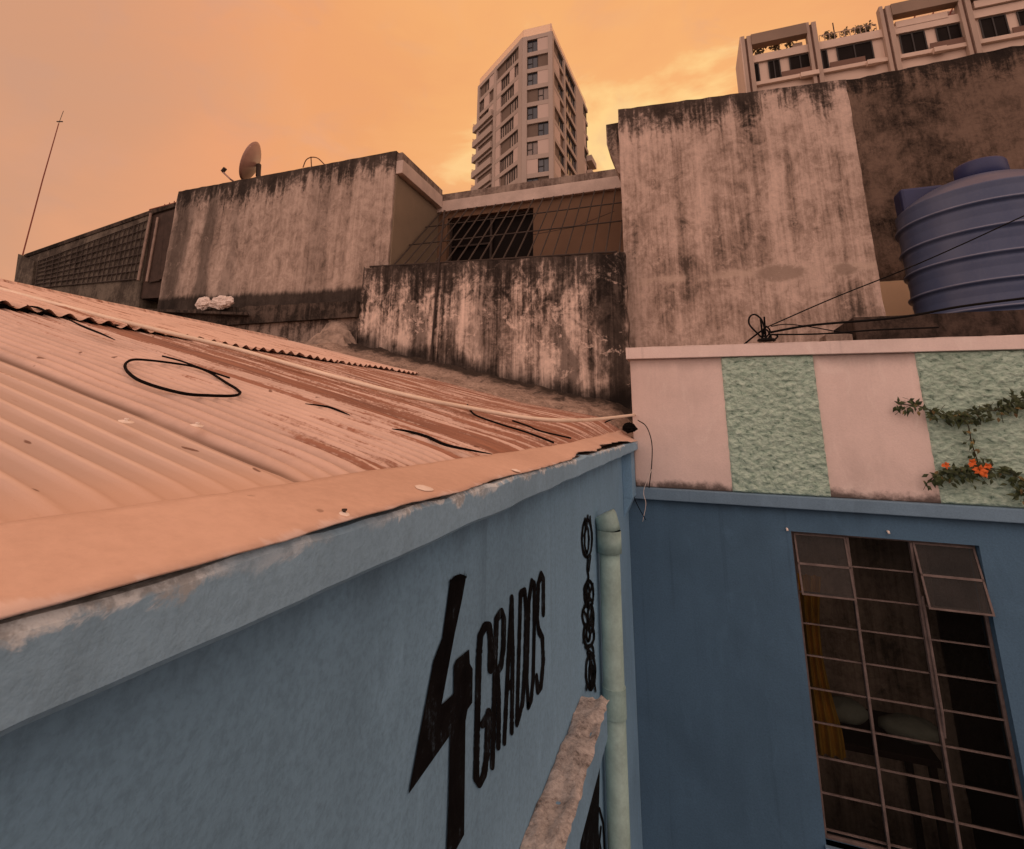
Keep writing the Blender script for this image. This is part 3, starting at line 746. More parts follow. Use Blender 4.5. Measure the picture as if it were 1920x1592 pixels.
# ---- flowering vine on the parapet
vine = empty('flowering_vine', (1.95, YB-.05, ZL1), 'straggly green vine with orange flowers hanging over the green panel', 'plant')
def vp(u, v, o=.05): return onY(u, v, YB-o)
runs = [[(1990, 720), (1920, 744), (1870, 768), (1835, 772), (1800, 780), (1760, 775), (1725, 762), (1690, 758)],
        [(1805, 776), (1816, 800), (1822, 830), (1832, 862), (1838, 880)],
        [(1990, 930), (1920, 900), (1880, 882), (1838, 878), (1800, 880), (1768, 885), (1740, 902)],
        [(1990, 860), (1940, 905), (1905, 930)], [(1870, 768), (1905, 752), (1960, 748)]]
stm = MB(); lv = MB(); rr = random.Random(5)
def leaf(b, p, d, L, w, nrm):
    d = d.normalized(); s = d.cross(nrm).normalized()*w
    tip = p+d*L+nrm*(-.10*L); m = p+d*L*.45+nrm*.10*L
    b.add([p, m+s, tip, m-s, m+nrm*.03*L], [(0, 1, 4), (1, 2, 4), (2, 3, 4), (3, 0, 4)])
for k, run in enumerate(runs):
    pts = spline([vp(u, v, .03+.03*rr.random()) for u, v in run], 8)
    stm.tube(pts, .0035, 5)
    if k == 1: sub = pts[::5]
    else: sub = pts[::2]
    for p in sub:
        for _ in range(5 if k != 1 else 3):
            a = rr.uniform(0, 6.28); d = Vector((math.cos(a), rr.uniform(-.6, .2), math.sin(a)-.35))
            if rr.random() < .25: continue
            q = p+Vector((rr.uniform(-.03, .03), rr.uniform(-.03, .015), rr.uniform(-.03, .025)))
            nrm = Vector((rr.uniform(-.6, .6), -1, rr.uniform(-.2, .8))).normalized()
            leaf(lv, q, d, rr.uniform(.03, .062), rr.uniform(.008, .014), nrm)
for (u, v, n_, sp) in ((1815, 785, 26, .05), (1800, 885, 30, .05), (1905, 905, 18, .05), (1770, 890, 14, .035), (1838, 868, 16, .03), (1700, 760, 8, .025), (1760, 778, 12, .035), (1905, 760, 18, .05)):
    c = vp(u, v)
    for _ in range(n_):
        q = c+Vector((rr.gauss(0, sp), rr.uniform(-.04, .02), rr.gauss(0, sp*.5))); a = rr.uniform(0, 6.28)
        leaf(lv, q, Vector((math.cos(a), -.2, math.sin(a)-.4)), rr.uniform(.03, .062), rr.uniform(.008, .014), Vector((rr.uniform(-.6, .6), -1, rr.uniform(-.2, .8))).normalized())
dl = MB()
for k, run in enumerate(runs):
    for p in spline([vp(u, v, .045) for u, v in run], 8)[::4]:
        a = rr.uniform(0, 6.28); leaf(dl, p+Vector((rr.uniform(-.04, .04), -.01, rr.uniform(-.05, .02))), Vector((math.cos(a), -.3, -abs(math.sin(a))-.2)), rr.uniform(.03, .05), .010, Vector((rr.uniform(-.6, .6), -1, rr.uniform(-.2, .8))).normalized())
        q = p+Vector((rr.uniform(-.09, .09), .02, rr.uniform(-.10, .06))); stm.tube([p, (p+q)/2+Vector((0, -.015, .01)), q], .0016, 4)
stm.build('stem', 'stem', vine); lv.build('foliage', 'leaf', vine); dl.build('dry_leaves', 'dry_leaf', vine)
for (u, v, s_) in ((1772, 872, .026), (1822, 868, .030), (1836, 882, .038), (1851, 874, .026), (1845, 888, .024)):
    b = MB(); c = vp(u, v, .085)
    for i in range(7):
        a = i*.9+rr.random(); d = Vector((math.cos(a), -.35, math.sin(a)*.75))
        nrm = Vector((rr.uniform(-.4, .4), -1, .3)).normalized(); leaf(b, c, d, s_*rr.uniform(.8, 1.25), s_*.32, nrm)
    b.build('flower', 'flower', vine)

# ================================================================ WATER TANK, PLATFORM, CABLES ON THE PARAPET
TX, TY, TR = 2.515, 5.26, .610
tz0 = onY(1760, 598, TY-TR*.9).z; zsh = onY(1677, 405, TY).z
tank = empty('water_tank', (TX, TY, tz0), 'blue ribbed plastic water tank standing above the parapet', 'water tank')
prof = [(TR-.035, tz0), (TR-.02, tz0+.012)]
hb = zsh-tz0; nr = 5
for i in range(201):
    t = i/200; z = tz0+.02+t*(hb-.02); ph = (t*nr+.22) % 1
    rr_ = TR-.018*(1-t)-.012
    ridge = (math.exp(-((ph-.5)/.05)**2)*.020-math.exp(-((ph-.36)/.06)**2)*.006)
    prof.append((rr_+ridge+.006*math.sin(math.pi*ph), z))
prof += [(TR-.02, zsh+.012), (TR-.05, zsh+.035)]
zt = onY(1845, 340, TY).z
for i in range(1, 15):
    t = i/14; prof.append(((TR-.05)*(1-t)+.16*t, zsh+.035+(zt-zsh-.05)*math.sin(t*math.pi/2)**.9))
b = MB(); b.lathe((TX, TY, 0), prof, 96); b.build('body', 'tank_blue', tank, smooth=True)
for k in range(nr):
    t = (k+.5-.22)/nr
    if t < .02: t += 1/nr*0
    zz_ = tz0+.02+t*(hb-.02); rr_ = TR-.018*(1-t)-.012+.020
    b = MB(); b.tube([(TX+rr_*math.cos(2*math.pi*i/72), TY+rr_*math.sin(2*math.pi*i/72), zz_+.005) for i in range(73)], .0075, 6, cap=False); b.build('rib', 'tank_rib', tank, smooth=True)
zl = onY(1850, 312, TY).z
lid = MB(); lp = []
b = MB(); b.lathe((2.56, TY, 0), [(.185, zt-.05), (.176, zl+.005), (.168, zl+.018), (.12, zl+.02)], 40); b.build('lid', 'tank_lid', tank, smooth=True)
# dark moulded hump beyond the shoulder
h0 = onY(1683, 398, TY+.42); h1 = onY(1745, 352, TY+.42)
b = MB(); b.box(2.07, 2.42, TY+.30, TY+.50, zsh+.02, h1.z-.02); b.build('shoulder_hump', 'tank_lid', tank, bevel=.03)
b = MB(); b.hexa([(TX-.40, TY+.12, zsh+.0), (TX-.08, TY+.12, zsh), (TX-.08, TY+.26, zsh), (TX-.40, TY+.26, zsh)], [(TX-.32, TY+.14, zsh+.15), (TX-.06, TY+.14, zl-.09), (TX-.06, TY+.24, zl-.09), (TX-.32, TY+.24, zsh+.15)])
b.build('moulded_rib', 'tank_blue', tank, bevel=.02)
px0 = onY(1604, 620, 4.42).x
b = ragged_wall(px0, 4.6, 4.42, 6.2, lambda x: .50, lambda x: tz0-.012, .06, .006, .006, 4)
b.thing('concrete_platform', 'platform_dark', 'dark mouldy concrete slab carrying the blue water tank', 'slab')
q0 = onY(1549, 640, 4.40).x; q1 = onY(1602, 640, 4.40).x
b = MB(); b.box(q0, q1-.006, 4.40, 4.60, .5, onY(1575, 626, 4.40).z); b.thing('concrete_block', 'slab_concrete', 'small grey block at the end of the dark slab', 'block', bevel=.006)
b = MB(); y_ = 6.30; a0 = onY(1648, 600, y_); a1 = onY(1760, 527, y_)
b.box(a0.x, a1.x+.4, y_, y_+.1, .2, onY(1670, 527, y_).z); b.thing('orange_wall', 'orange_paint', 'short orange painted wall glimpsed beside the blue tank', 'wall')

KY = YB+.06
def kp(u, v, y=KY): return onY(u, v, y)
kb = empty('cable_bundle', tuple(kp(1437, 640)), 'knot of black cables bunched upright on the white coping', 'cables')
b = MB(); c = kp(1437, 636)
b.lathe((c.x, KY, c.z-.012), [(.065, -.0), (.06, .012), (.02, .02)], 16); b.build('base', 'black_plastic', kb)
for pts in ([(1432, 636), (1420, 625), (1405, 608), (1406, 594), (1416, 590), (1428, 600), (1436, 625)], [(1430, 636), (1428, 615), (1426, 598)], [(1436, 636), (1434, 610), (1433, 594)],
            [(1440, 636), (1446, 628), (1458, 630), (1450, 640)], [(1428, 620), (1412, 632), (1396, 645)], [(1433, 636), (1444, 622), (1436, 612), (1430, 626), (1440, 636)], [(1428, 638), (1436, 618), (1446, 634), (1434, 640)]):
    b = MB(); b.tube(spline([kp(u, v, KY+random.uniform(-.03, .03)) for u, v in pts], 6), .0065, 6); b.build('cable', 'black_plastic', kb, smooth=True)
for pts, rad, lab in (
    ([(1432, 616), (1560, 560), (1690, 508), (1800, 460), (1930, 400)], .0045, 'thin dark wire rising from the cable knot across the blue tank'),
    ([(1440, 624), (1520, 610), (1650, 599), (1720, 590), (1800, 575), (1930, 558)], .0085, 'thick black cable running along the foot of the blue tank'),
    ([(1446, 627), (1500, 627), (1560, 625), (1640, 619), (1760, 614)], .006, 'black cable lying low along the front of the dark slab'),
    ([(1446, 612), (1475, 608), (1520, 613), (1565, 621), (1600, 626)], .004, 'short slack wire drooping between cable knot and slab')):
    b = MB(); b.tube(spline([onY(u, v, 4.30+.0*i) for i, (u, v) in enumerate(pts)], 8), rad, 6)
    b.thing('cable', 'black_plastic', lab, 'cable', smooth=True)

# ================================================================ CONCRETE BUILDING WITH A RECESSED COURT
Y0 = 4.95; Y2 = 6.15; XR = -3.23
cb = empty('concrete_building', (-3.0, 6.0, -H), 'rain stained grey concrete building with blank walls round a recessed court', 'building')
b = ragged_wall(-6.99, XR, Y0, 8.5, lambda x: -H, lambda x: zlb-.0, .08, .010, .012, 1); b.build('stained_wall', 'concrete_left', cb)
b = ragged_wall(-.50, 1.605, 5.0, 8.5, lambda x: -H, lambda x: 3.33-.063*(x+.5), .07, .012, .012, 2); b.build('tall_wall', 'concrete_tall', cb)
# corbel at the head of the tall wall
p0 = onY(1135, 232, 5.15)
b = MB(); b.hexa([(-.53, 5.08, 2.62), (-.503, 5.08, 2.60), (-.503, 5.4, 2.60), (-.53, 5.4, 2.62)], [(-.64, 5.08, 2.98), (-.503, 5.08, 2.98), (-.503, 5.4, 2.98), (-.64, 5.4, 2.98)])
b.box(-.64, -.503, 5.08, 5.4, 2.98, 3.22); b.build('corbel', 'concrete_left', cb)
# court: side wall skin, slab edge, back wall
b = MB(); b.box(XR+.002, XR+.02, Y0+.03, Y2, -.5, 2.98); b.build('court_side_wall', 'khaki_paint', cb)
b = MB(); b.box(XR+.003, XR+.10, Y0+.02, Y2-.06, 2.99, 3.17)
b.box(XR+.004, -.51, Y2-.06, Y2+.3, 2.93, 3.10); b.build('roof_fascia', 'fascia', cb, bevel=.006)
b = ragged_wall(XR+.004, XR+.085, Y0+.021, Y2-.05, lambda x: 3.172, lambda x: 3.275, .02, .006); 
b.box(XR+.086, -.51, Y2-.045, Y2+.3, 3.102, 3.21); b.build('roof_slab', 'slab_concrete', cb)
wx0, wx1 = onY(838, 450, Y2).x, onY(1000, 440, Y2).x; wz1 = onY(900, 402, Y2).z; wz0 = 1.9
b = MB(); b.box(XR+.021, wx0, Y2, Y2+.2, -.5, 2.929); b.box(wx1, -.51, Y2, Y2+.2, -.5, 2.929); b.box(wx0, wx1, Y2, Y2+.2, wz1, 2.929); b.box(wx0, wx1, Y2, Y2+.2, -.5, wz0)
b.build('court_back_wall', 'brown_paint', cb)
b = MB(); f_ = .03
b.box(wx0, wx0+f_, Y2+.08, Y2+.12, wz0, wz1); b.box(wx1-f_, wx1, Y2+.08, Y2+.12, wz0, wz1); b.box(wx0+f_, wx1-f_, Y2+.08, Y2+.12, wz1-f_, wz1)
b.box((wx0+wx1)/2-.015, (wx0+wx1)/2+.015, Y2+.08, Y2+.12, wz0, wz1-f_); b.box(wx0+f_, (wx0+wx1)/2-.016, Y2+.09, Y2+.12, wz1-.42, wz1-.395)
cw = b.build('window', 'dark_metal', cb)
b = MB(); b.quad((wx0, Y2+.14, wz0), (wx1, Y2+.14, wz0), (wx1, Y2+.14, wz1), (wx0, Y2+.14, wz1)); b.build('pane', 'block_window', cw)
cl = MB(); cl.box(wx0, wx1, Y2+.6, Y2+.65, wz0, wz1); 
b = MB()
b = ragged_wall(-7.0, -3.47, 4.74, Y0-.003, lambda x: 1.14, lambda x: 1.33-.02*(x+3.6), .07, .02, .02, 6); b.build('plinth_course', 'mould_black', cb)
b = ragged_wall(-7.0, -3.47, 4.80, Y0-.003, lambda x: -.5, lambda x: 1.139, .07, 0, 0, 6); b.build('foot_wall', 'foot_mould', cb)

# dark ledge at the foot of the wall, with a bag on it
e0 = onY(465, 586, 4.62); e1 = onY(230, 548, 4.62)
b = MB(); zl_ = e0.z
b.hexa([(e1.x-2.5, 4.62, e1.z-.04), (e0.x, 4.62, zl_-.03), (e0.x-.1, 4.735, zl_-.03), (e1.x-2.5, 4.735, e1.z-.04)], [(e1.x-2.5, 4.62, e1.z), (e0.x, 4.62, zl_), (e0.x-.1, 4.735, zl_), (e1.x-2.5, 4.735, e1.z)])
b.thing('gutter_ledge', 'mould_black', 'thin black gutter ledge along the foot of the stained wall, behind the roof ridge', 'ledge')
bag = empty('plastic_bag', tuple(onY(398, 576, 4.66)), 'crumpled white plastic bag lying on the dark ledge at the foot of the wall', 'bag')
c = onY(398, 566, 4.66)
def crumple(b, c, rx, ry, rz, seed):
    def fn(u, v):
        a = 2*math.pi*u; t = math.pi*(v-.5)
        s = 1+.30*nz(math.cos(a)*1.7+seed, math.sin(a)*1.7, t*1.9)+.22*nz(math.cos(a)*4, math.sin(a)*4+seed, t*4)+.1*nz(math.cos(a)*9, math.sin(a)*9, t*8+seed)
        return (c[0]+rx*math.cos(t)*math.cos(a)*s, c[1]+ry*math.cos(t)*math.sin(a)*s, c[2]+rz*math.sin(t)*s)
    return b.grid(fn, 48, 24)
b = MB(); crumple(b, (c.x+.14, 4.68, c.z-.012), .18, .06, .075, 2); b.build('bag_body', 'bag_white', bag)
b = MB(); crumple(b, (c.x-.17, 4.68, c.z-.005), .12, .05, .075, 9); b.build('knotted_end', 'bag_white', bag)

# ---- stained low wall of the court, with its mortar skirt
sw = empty('court_wall', (-2, 4.9, .3), 'low concrete wall streaked with black mould, at the top of the corrugated roof', 'wall')
footz = lambda x: .03-.228*x
b = ragged_wall(-3.46, -.475, 4.80, 4.93, lambda x: footz(x)-.6, lambda x: 1.735-.038*(x+3.43), .05, .018, .035, 3); b.build('wall', 'concrete_low', sw)
b = MB()
def skirt(u, v):
    x = -3.75+(3.75-.40)*u
    zr = roofz(x, YEND)+.012; zf = footz(x)+.02+.02*nz(x*5, 5)
    y = YEND-.07+.06*nz(x*3.2, 77)+.03*nz(x*11, 78)*(1-v)+(4.80-YEND+.07)*v
    z = zr+(zf-zr)*(v**1.25)+.03*nz(x*4, y*6, 2)+.016*nz(x*14, y*14, 4)
    if v < .01: z = zr-.02
    return (x, y, z)
b.grid(skirt, 150, 14)
concrete('mortar_skirt', (.36, .27, .215), (.19, .14, .112), (.05, .038, .03), zbot=None, contrast=1.5, streak=.2, patch=.3)
def mort():
    m, t = newmat('mortar_mouldy'); p = t.pos(); X = t.xyz(p)
    n = t.noise(p, 5, 6, .7, .6); g = t.noise(p, 40, 5, .75)
    f = t.m('ADD', t.m('MULTIPLY', n, .55), t.m('MULTIPLY', g, .45))
    col = t.ramp(f, [(.36, (.11, .082, .066)), (.47, (.30, .225, .18)), (.60, (.52, .395, .32))])
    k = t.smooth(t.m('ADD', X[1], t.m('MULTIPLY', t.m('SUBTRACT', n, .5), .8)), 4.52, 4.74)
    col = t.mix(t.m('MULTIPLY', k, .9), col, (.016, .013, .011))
    t.out(col, .95, t.bump(f, .9, .03), 0, .1); M['mortar_mouldy'] = m
mort()
b.build('mortar_skirt', 'mortar_mouldy', sw, smooth=True)
b = MB()
def heap(u, v):
    x = -4.35+.95*u; e = math.sin(math.pi*min(1, max(0, u)))**.7
    y = 4.45+.36*v; zb0 = roofz(x, YEND)+.0
    h = (.05+.46*e*sm(u, .1, .75))*v**.8
    return (x+.03*nz(v*7, u*9, 3), y, zb0-.05+h+(.05*nz(u*9, v*6, 5)+.03*nz(u*23, v*15, 8))*min(1, v*3))
b.grid(heap, 44, 18); b.build('mortar_heap', 'mortar_pale', sw)
pp0 = onY(834, 395, 4.78); pp1 = onY(809, 672, 4.78)
b = MB(); b.tube([(pp1.x, 4.775, pp1.z), (pp1.x+.01, 4.775, 1.0), ((pp0.x+pp1.x)/2, 4.775, 1.7), (pp0.x, 4.775, pp0.z)], .012, 8)
b.thing('thin_pipe', 'dark_metal', 'thin black upright rod against the low stained wall', 'pipe')

# ---- slanting security grille over the court
gr_ = empty('security_grille', (-1.8, 4.9, 1.7), 'slanting grille of thin rusty bars over the court of the concrete building', 'grille')
ga, gb = Vector((0, 4.86, 1.70)), Vector((0, Y2-.05, 2.93))
xs = [-3.14+.137*i for i in range(20)]
for i, x in enumerate(xs):
    b = MB(); zt_ = 1.735-.038*(x+3.43)
    b.tube([(x, 4.86, zt_-.02), (x+random.uniform(-.01, .01), Y2-.05, 2.94)], .0095, 6); b.build('bar', 'bar_metal', gr_)
for t_c in (.40, .72):
    p = ga.lerp(gb, t_c); b = MB(); b.tube([(-3.2, p.y, p.z-.01), (-1.8, p.y, p.z-.014), (-.52, p.y, p.z-.012)], .008, 6); b.build('crossbar', 'bar_metal', gr_)
b = MB(); b.tube([(-3.4, 4.84, 1.755), (-2, 4.84, 1.70), (-.55, 4.84, 1.65)], .012, 6); b.build('bottom_rail', 'dark_metal', gr_)
b = MB(); b.tube([onY(1000, 440, 5.6), onY(1080, 425, 5.6), onY(1152, 396, 5.6)], .004, 5); b.thing('wire', 'dark_metal', 'thin slack wire hanging behind the slanting grille', 'wire')

# ---- shed wall with wire grid, door and railing, at the far end of the building
SY = 5.02
def sp_(u, v): return onY(u, v, SY)
shed = empty('block_shed', tuple(sp_(170, 545)), 'low grey shed wall behind wire grid, its top sloping down beside the antenna', 'shed')
A_, B_, C_, D_ = sp_(48, 480), sp_(284, 398), sp_(270, 560), sp_(52, 560)
def solid_poly(b, pts, y0, y1):
    n = len(pts); vs = [(p[0], y0, p[2]) for p in pts]+[(p[0], y1, p[2]) for p in pts]
    fs = [tuple(range(n)), tuple(reversed(range(n, 2*n)))]+[(i, i+n, (i+1) % n+n, (i+1) % n) for i in range(n)]
    return b.add(vs, fs)
b = MB(); solid_poly(b, [D_-Vector((0, 0, 1.2)), C_-Vector((0, 0, 1.2)), B_, A_], SY, SY+1.2); b.build('wall', 'concrete_shed', shed)
b = MB(); cap0, cap1 = sp_(46, 474), sp_(335, 378)
q_ = lambda v: (v.x, SY+.02, v.z); b.tube([q_(A_), q_(A_.lerp(B_, .5)), q_(B_), q_(sp_(330, 384))], .05, 6); b.build('roof_edge', 'mould_black', shed)
gtop = [(72, 490), (279, 413)]; gbot = [(66, 540), (259, 523)]
def gp(s, t):
    a = (gtop[0][0]+(gtop[1][0]-gtop[0][0])*s, gtop[0][1]+(gtop[1][1]-gtop[0][1])*s)
    c = (gbot[0][0]+(gbot[1][0]-gbot[0][0])*s, gbot[0][1]+(gbot[1][1]-gbot[0][1])*s)
    return onY(a[0]+(c[0]-a[0])*t, a[1]+(c[1]-a[1])*t, SY-.02)
b = MB()
for i in range(21): b.tube([gp((i/20)**.85, 0), gp((i/20)**.85, 1)], .009, 5)
for j in range(8): b.tube([gp(0, j/7), gp(1, j/7)], .010, 5)
b.build('wire_grid', 'dark_metal', shed)
b = MB()
for (u0, v0, u1, v1, rad) in ((283, 400, 259, 526, .02), (296, 408, 275, 528, .018)): b.tube([onY(u0, v0, SY-.03), onY(u1, v1, SY-.03)], rad, 6)
b.build('door_post', 'pale_post', shed)
b = MB(); b.poly([onY(u, v, SY-.012) for u, v in ((298, 524), (316, 520), (331, 392), (300, 402))]); b.poly([onY(u, v, SY-.014) for u, v in ((276, 530), (299, 526), (309, 402), (297, 405))]); solid_poly(b, [onY(u, v, SY+.02) for u, v in ((262, 560), (335, 556), (345, 382), (282, 400))], SY+.02, SY+.4); b.build('door', 'door_brown', shed)
b = MB()
for (u, v) in ((281, 398), (290, 395), (299, 392), (308, 388), (317, 385), (326, 382)): b.tube([onY(u, v, SY), onY(u+1, v-5, SY)], .007, 5)
b.tube([onY(281, 393, SY), onY(330, 380, SY)], .010, 6); b.tube([onY(281, 402, SY), onY(281, 393, SY)], .012, 6); b.build('railing', 'pergola_red', shed)
b = MB(); solid_poly(b, [onY(*q, SY-.04) for q in ((20, 575), (54, 580), (64, 490), (34, 476))], SY-.04, SY+.5); b.build('end_pier', 'concrete_shed', shed)
an = empty('antenna_mast', tuple(onY(42, 478, SY+.2)), 'thin leaning antenna mast at the far left end of the shed', 'antenna')
b = MB(); b.tube([onY(42, 480, SY+.2), onY(80, 337, SY+.2), onY(110, 232, SY+.2)], .012, 8, taper=[1, .9, .7]); b.build('mast', 'pergola_red', an)
b = MB(); b.tube([onY(110, 232, SY+.2), onY(119, 208, SY+.2)], .005, 6); b.build('whip', 'dark_metal', an)
b = MB(); b.tube([onY(107, 228, SY+.2), onY(117, 228, SY+.2)], .012, 6); b.build('clamp', 'dark_metal', an)

# ---- satellite dish and wire hoop on the roof of the building
dz = zlb
dish = empty('satellite_dish', tuple(onY(478, 330, 5.2)), 'pinkish satellite dish seen edge on above the stained wall', 'satellite dish')
c = onY(472, 304, 5.25); ax = Vector((-.80, -.50, .30)).normalized()
rot = ax.to_track_quat('Z', 'Y').to_matrix()
b = MB(); ring = []
def dfn(u, v):
    a = 2*math.pi*u; r = .31*v
    return c+rot @ Vector((r*math.cos(a), r*math.sin(a), 1.1*r*r-.08))
b.grid(dfn, 40, 8); b.build('reflector', 'dish_metal', dish, smooth=True, solid=.012)
b = MB(); p0 = onY(432, 336, 5.2); p1 = onY(417, 322, 5.2)
b.tube([onY(446, 346, 5.3), p0, p1], .013, 6); b.build('feed_arm', 'dish_metal', dish)
b = MB(); b.tube([p1, p1+Vector((.05, 0, .05))], .03, 8); b.build('receiver', 'dark_metal', dish)
b = MB(); b.tube([c+rot @ Vector((0, 0, -.11)), onY(484, 330, 5.25)], .035, 8); b.tube([onY(484, 318, 5.25), onY(486, 340, 5.25)], .03, 8); b.build('mount', 'dark_metal', dish)
hp = empty('wire_hoop', tuple(onY(585, 312, 5.2)), 'thin wire hoop with upright standing on the edge of the stained wall', 'wire')
b = MB(); b.tube(spline([onY(u, v, 5.2) for u, v in ((568, 314), (574, 300), (584, 295), (596, 297), (608, 308))], 6), .008, 5); b.build('hoop', 'rust_metal', hp)
b = MB(); b.tube([onY(584, 313, 5.2), onY(583, 294, 5.2)], .008, 5); b.build('upright', 'rust_metal', hp)

# ---- tall brown wall behind the tank
b = ragged_wall(1.75, 7.0, 6.5, 9.0, lambda x: -H, lambda x: 4.14+.03*(x-2.1), .08, .02, 0, 9)
b.thing('brown_wall', 'concrete_brown', 'tall dark brown weathered wall behind the blue tank', 'wall')

# ================================================================ THINGS LYING ON THE ROOF
def q9(x, y): return (x*.36458, 520+y*.36458)
def q10(x, y): return (560+x*.36458, 600+y*.36458)
def lay(name, pts, rad, mat, label, cat, off=.016, k=6, n=6, taper=None, group=None):
    P = spline([onroof(u, v, off) for u, v in pts], k)
    b = MB(); tp = None
    if taper: tp = [max(.15, math.sin(math.pi*(i+.5)/len(P))**.5) for i in range(len(P))]
    b.tube(P, rad, n, taper=tp); return b.thing(name, mat, label, cat, group, smooth=True)
lay('hose_loop', [q9(*p) for p in ((835, 405), (930, 430), (1040, 470), (1180, 517))], .0028, 'rubber', 'loose tail of black hose lying across the big loop on the roof', 'hose', .024)
lay('hose_loop', [q9(*p) for p in ((1235, 593), (1225, 604), (1180, 610), (1080, 608), (960, 600), (830, 570), (740, 540), (690, 515), (652, 480), (643, 455), (655, 435), (690, 423), (760, 426), (880, 440), (1000, 460), (1080, 490), (1160, 540), (1210, 570), (1236, 592))], .0034, 'rubber', 'big pointed loop of black hose lying on the corrugated roof', 'hose', .018)
lay('rubber_strip', [q9(*p) for p in ((1570, 650), (1680, 665), (1740, 685), (1800, 709))], .0032, 'rubber', 'short tapering black strip alone on the rusty middle of the roof', 'strip', .014, taper=True)
lay('rubber_strip', [q9(*p) for p in ((335, 207), (400, 240), (450, 262), (520, 290), (592, 322))], .004, 'rubber', 'long curved black strip crossing the overlap of the roof sheets', 'strip', .03, taper=True)
lay('rubber_strip', [q9(*p) for p in ((150, 148), (200, 158), (245, 180))], .005, 'rubber', 'short dark strip on the upper roof sheets near the ridge', 'strip', .032, taper=True)
lay('lifted_seam', [q10(*p) for p in ((480, 560), (560, 572), (660, 600), (750, 640), (860, 665), (995, 690))], .0042, 'rubber', 'long black lifted seam strip ending at the orange flashing', 'strip', .014, taper=True)
lay('wire', [q10(*p) for p in ((868, 436), (880, 460), (915, 492), (1050, 540), (1180, 580), (1310, 630))], .0045, 'rubber', 'thin dark wire leaving the pale conduit down to the flashing', 'wire', .02)
lay('wire', [q10(*p) for p in ((1100, 518), (1180, 545), (1240, 570), (1400, 608))], .0045, 'rubber', 'thin dark wire beyond the forked one at the far end of the roof', 'wire', .02)
cp = [(-20, 537), (175, 589), (300, 620), (437, 653), (560, 688), (700, 726), (800, 750), (880, 765)]
P = [onroof(u, v, .036) for u, v in cp]
P += [onroof(940, 776, .04), onroof(1000, 785, .05), onroof(1060, 788.5, .07), onroof(1120, 786, .09), onY(1190, 778, 4.19)]
b = MB(); b.tube(spline(P, 8), .0105, 8); b.thing('conduit', 'cream_pvc', 'long cream plastic conduit snaking across the roof to the pale wall', 'conduit', smooth=True)
b = MB(); b.tube(spline([onY(1155, 783, 4.1), onY(1132, 794, 4.0), onY(1140, 802, 4.0), onY(1150, 812, 4.0)], 6), .005, 6); b.thing('wire', 'rubber', 'short dark wire curling off the end of the conduit', 'wire', smooth=True)
b = MB(); c = onY(1180, 802, 4.05); crumple(b, tuple(c), .05, .04, .035, 12); b.thing('rubbish_lump', 'rubber', 'small black lump wedged where the roof meets the pale wall', 'debris')
b = MB(); b.tube(spline([onY(1196, 788, 4.14), onY(1212, 800, 4.12), onY(1222, 830, 4.11), onY(1222, 870, 4.13), onY(1217, 915, 4.13)], 6), .004, 6); b.thing('wire', 'rubber', 'dark wire arching over the corner down the pale wall', 'wire', smooth=True)
b = MB(); b.tube(spline([onY(1176, 860, 4.02), onY(1180, 900, 4.02), onY(1192, 940, 4.0), onY(1208, 970, 4.0), onY(1211, 975, 4.0)], 6), .003, 6); b.thing('wire', 'rubber', 'thin wire dangling below the corner end of the blue cornice', 'wire', smooth=True)
b = MB(); b.tube(spline([onY(1222, 880, 4.10), onY(1207, 920, 4.09), onY(1211, 945, 4.09), onY(1205, 978, 4.09)], 6), .002, 5); b.thing('string', 'screw_white', 'pale bit of string hanging by the corner of the dark wall', 'string', smooth=True)
for (u, v, lab, nail, sc) in ((645, 966, 'roofing nail with pale mortar dab on the flashing nearest the viewer', 1, 1.0), (237, 792, 'pale screw washer on the near corrugated sheets, left of two', 0, .8), (370, 799, 'pale screw washer on the near corrugated sheets, right of two', 0, .8),
                             (795, 916, 'round pale mortar spot in the middle of the flashing', 0, 1.3), (968, 883, 'pale mortar dab on the flashing toward the far corner', 0, 1.0)):
    c = onroof(u, v, .018 if v < 850 else .024); fl = v > 850
    if fl: c = onflash(u, v)
    rt = empty('roof_screw', (c.x, c.y, c.z), lab, 'screw')
    b = MB(); vs = [(c.x, c.y, c.z+.004)]; n = 14
    for i in range(n):
        a = 2*math.pi*i/n; r = .011*sc*(1+.35*nz(i*1.3, u)); vs.append((c.x+r*math.cos(a), c.y+r*1.25*math.sin(a), c.z+.001-.25*r*math.cos(a)))
    b.add(vs, [(0, i+1, (i+1) % n+1) for i in range(n)]); b.build('mortar_dab', 'screw_white', rt)
    if nail or sc < 1:
        b = MB(); hh = .005 if nail else .004; b.tube([c, c+Vector((0, 0, hh))], .0018, 8); b.tube([c+Vector((0, 0, hh)), c+Vector((0, 0, hh+.002))], .0032, 10); b.build('nail_head', 'dark_metal' if nail else 'screw_white', rt)

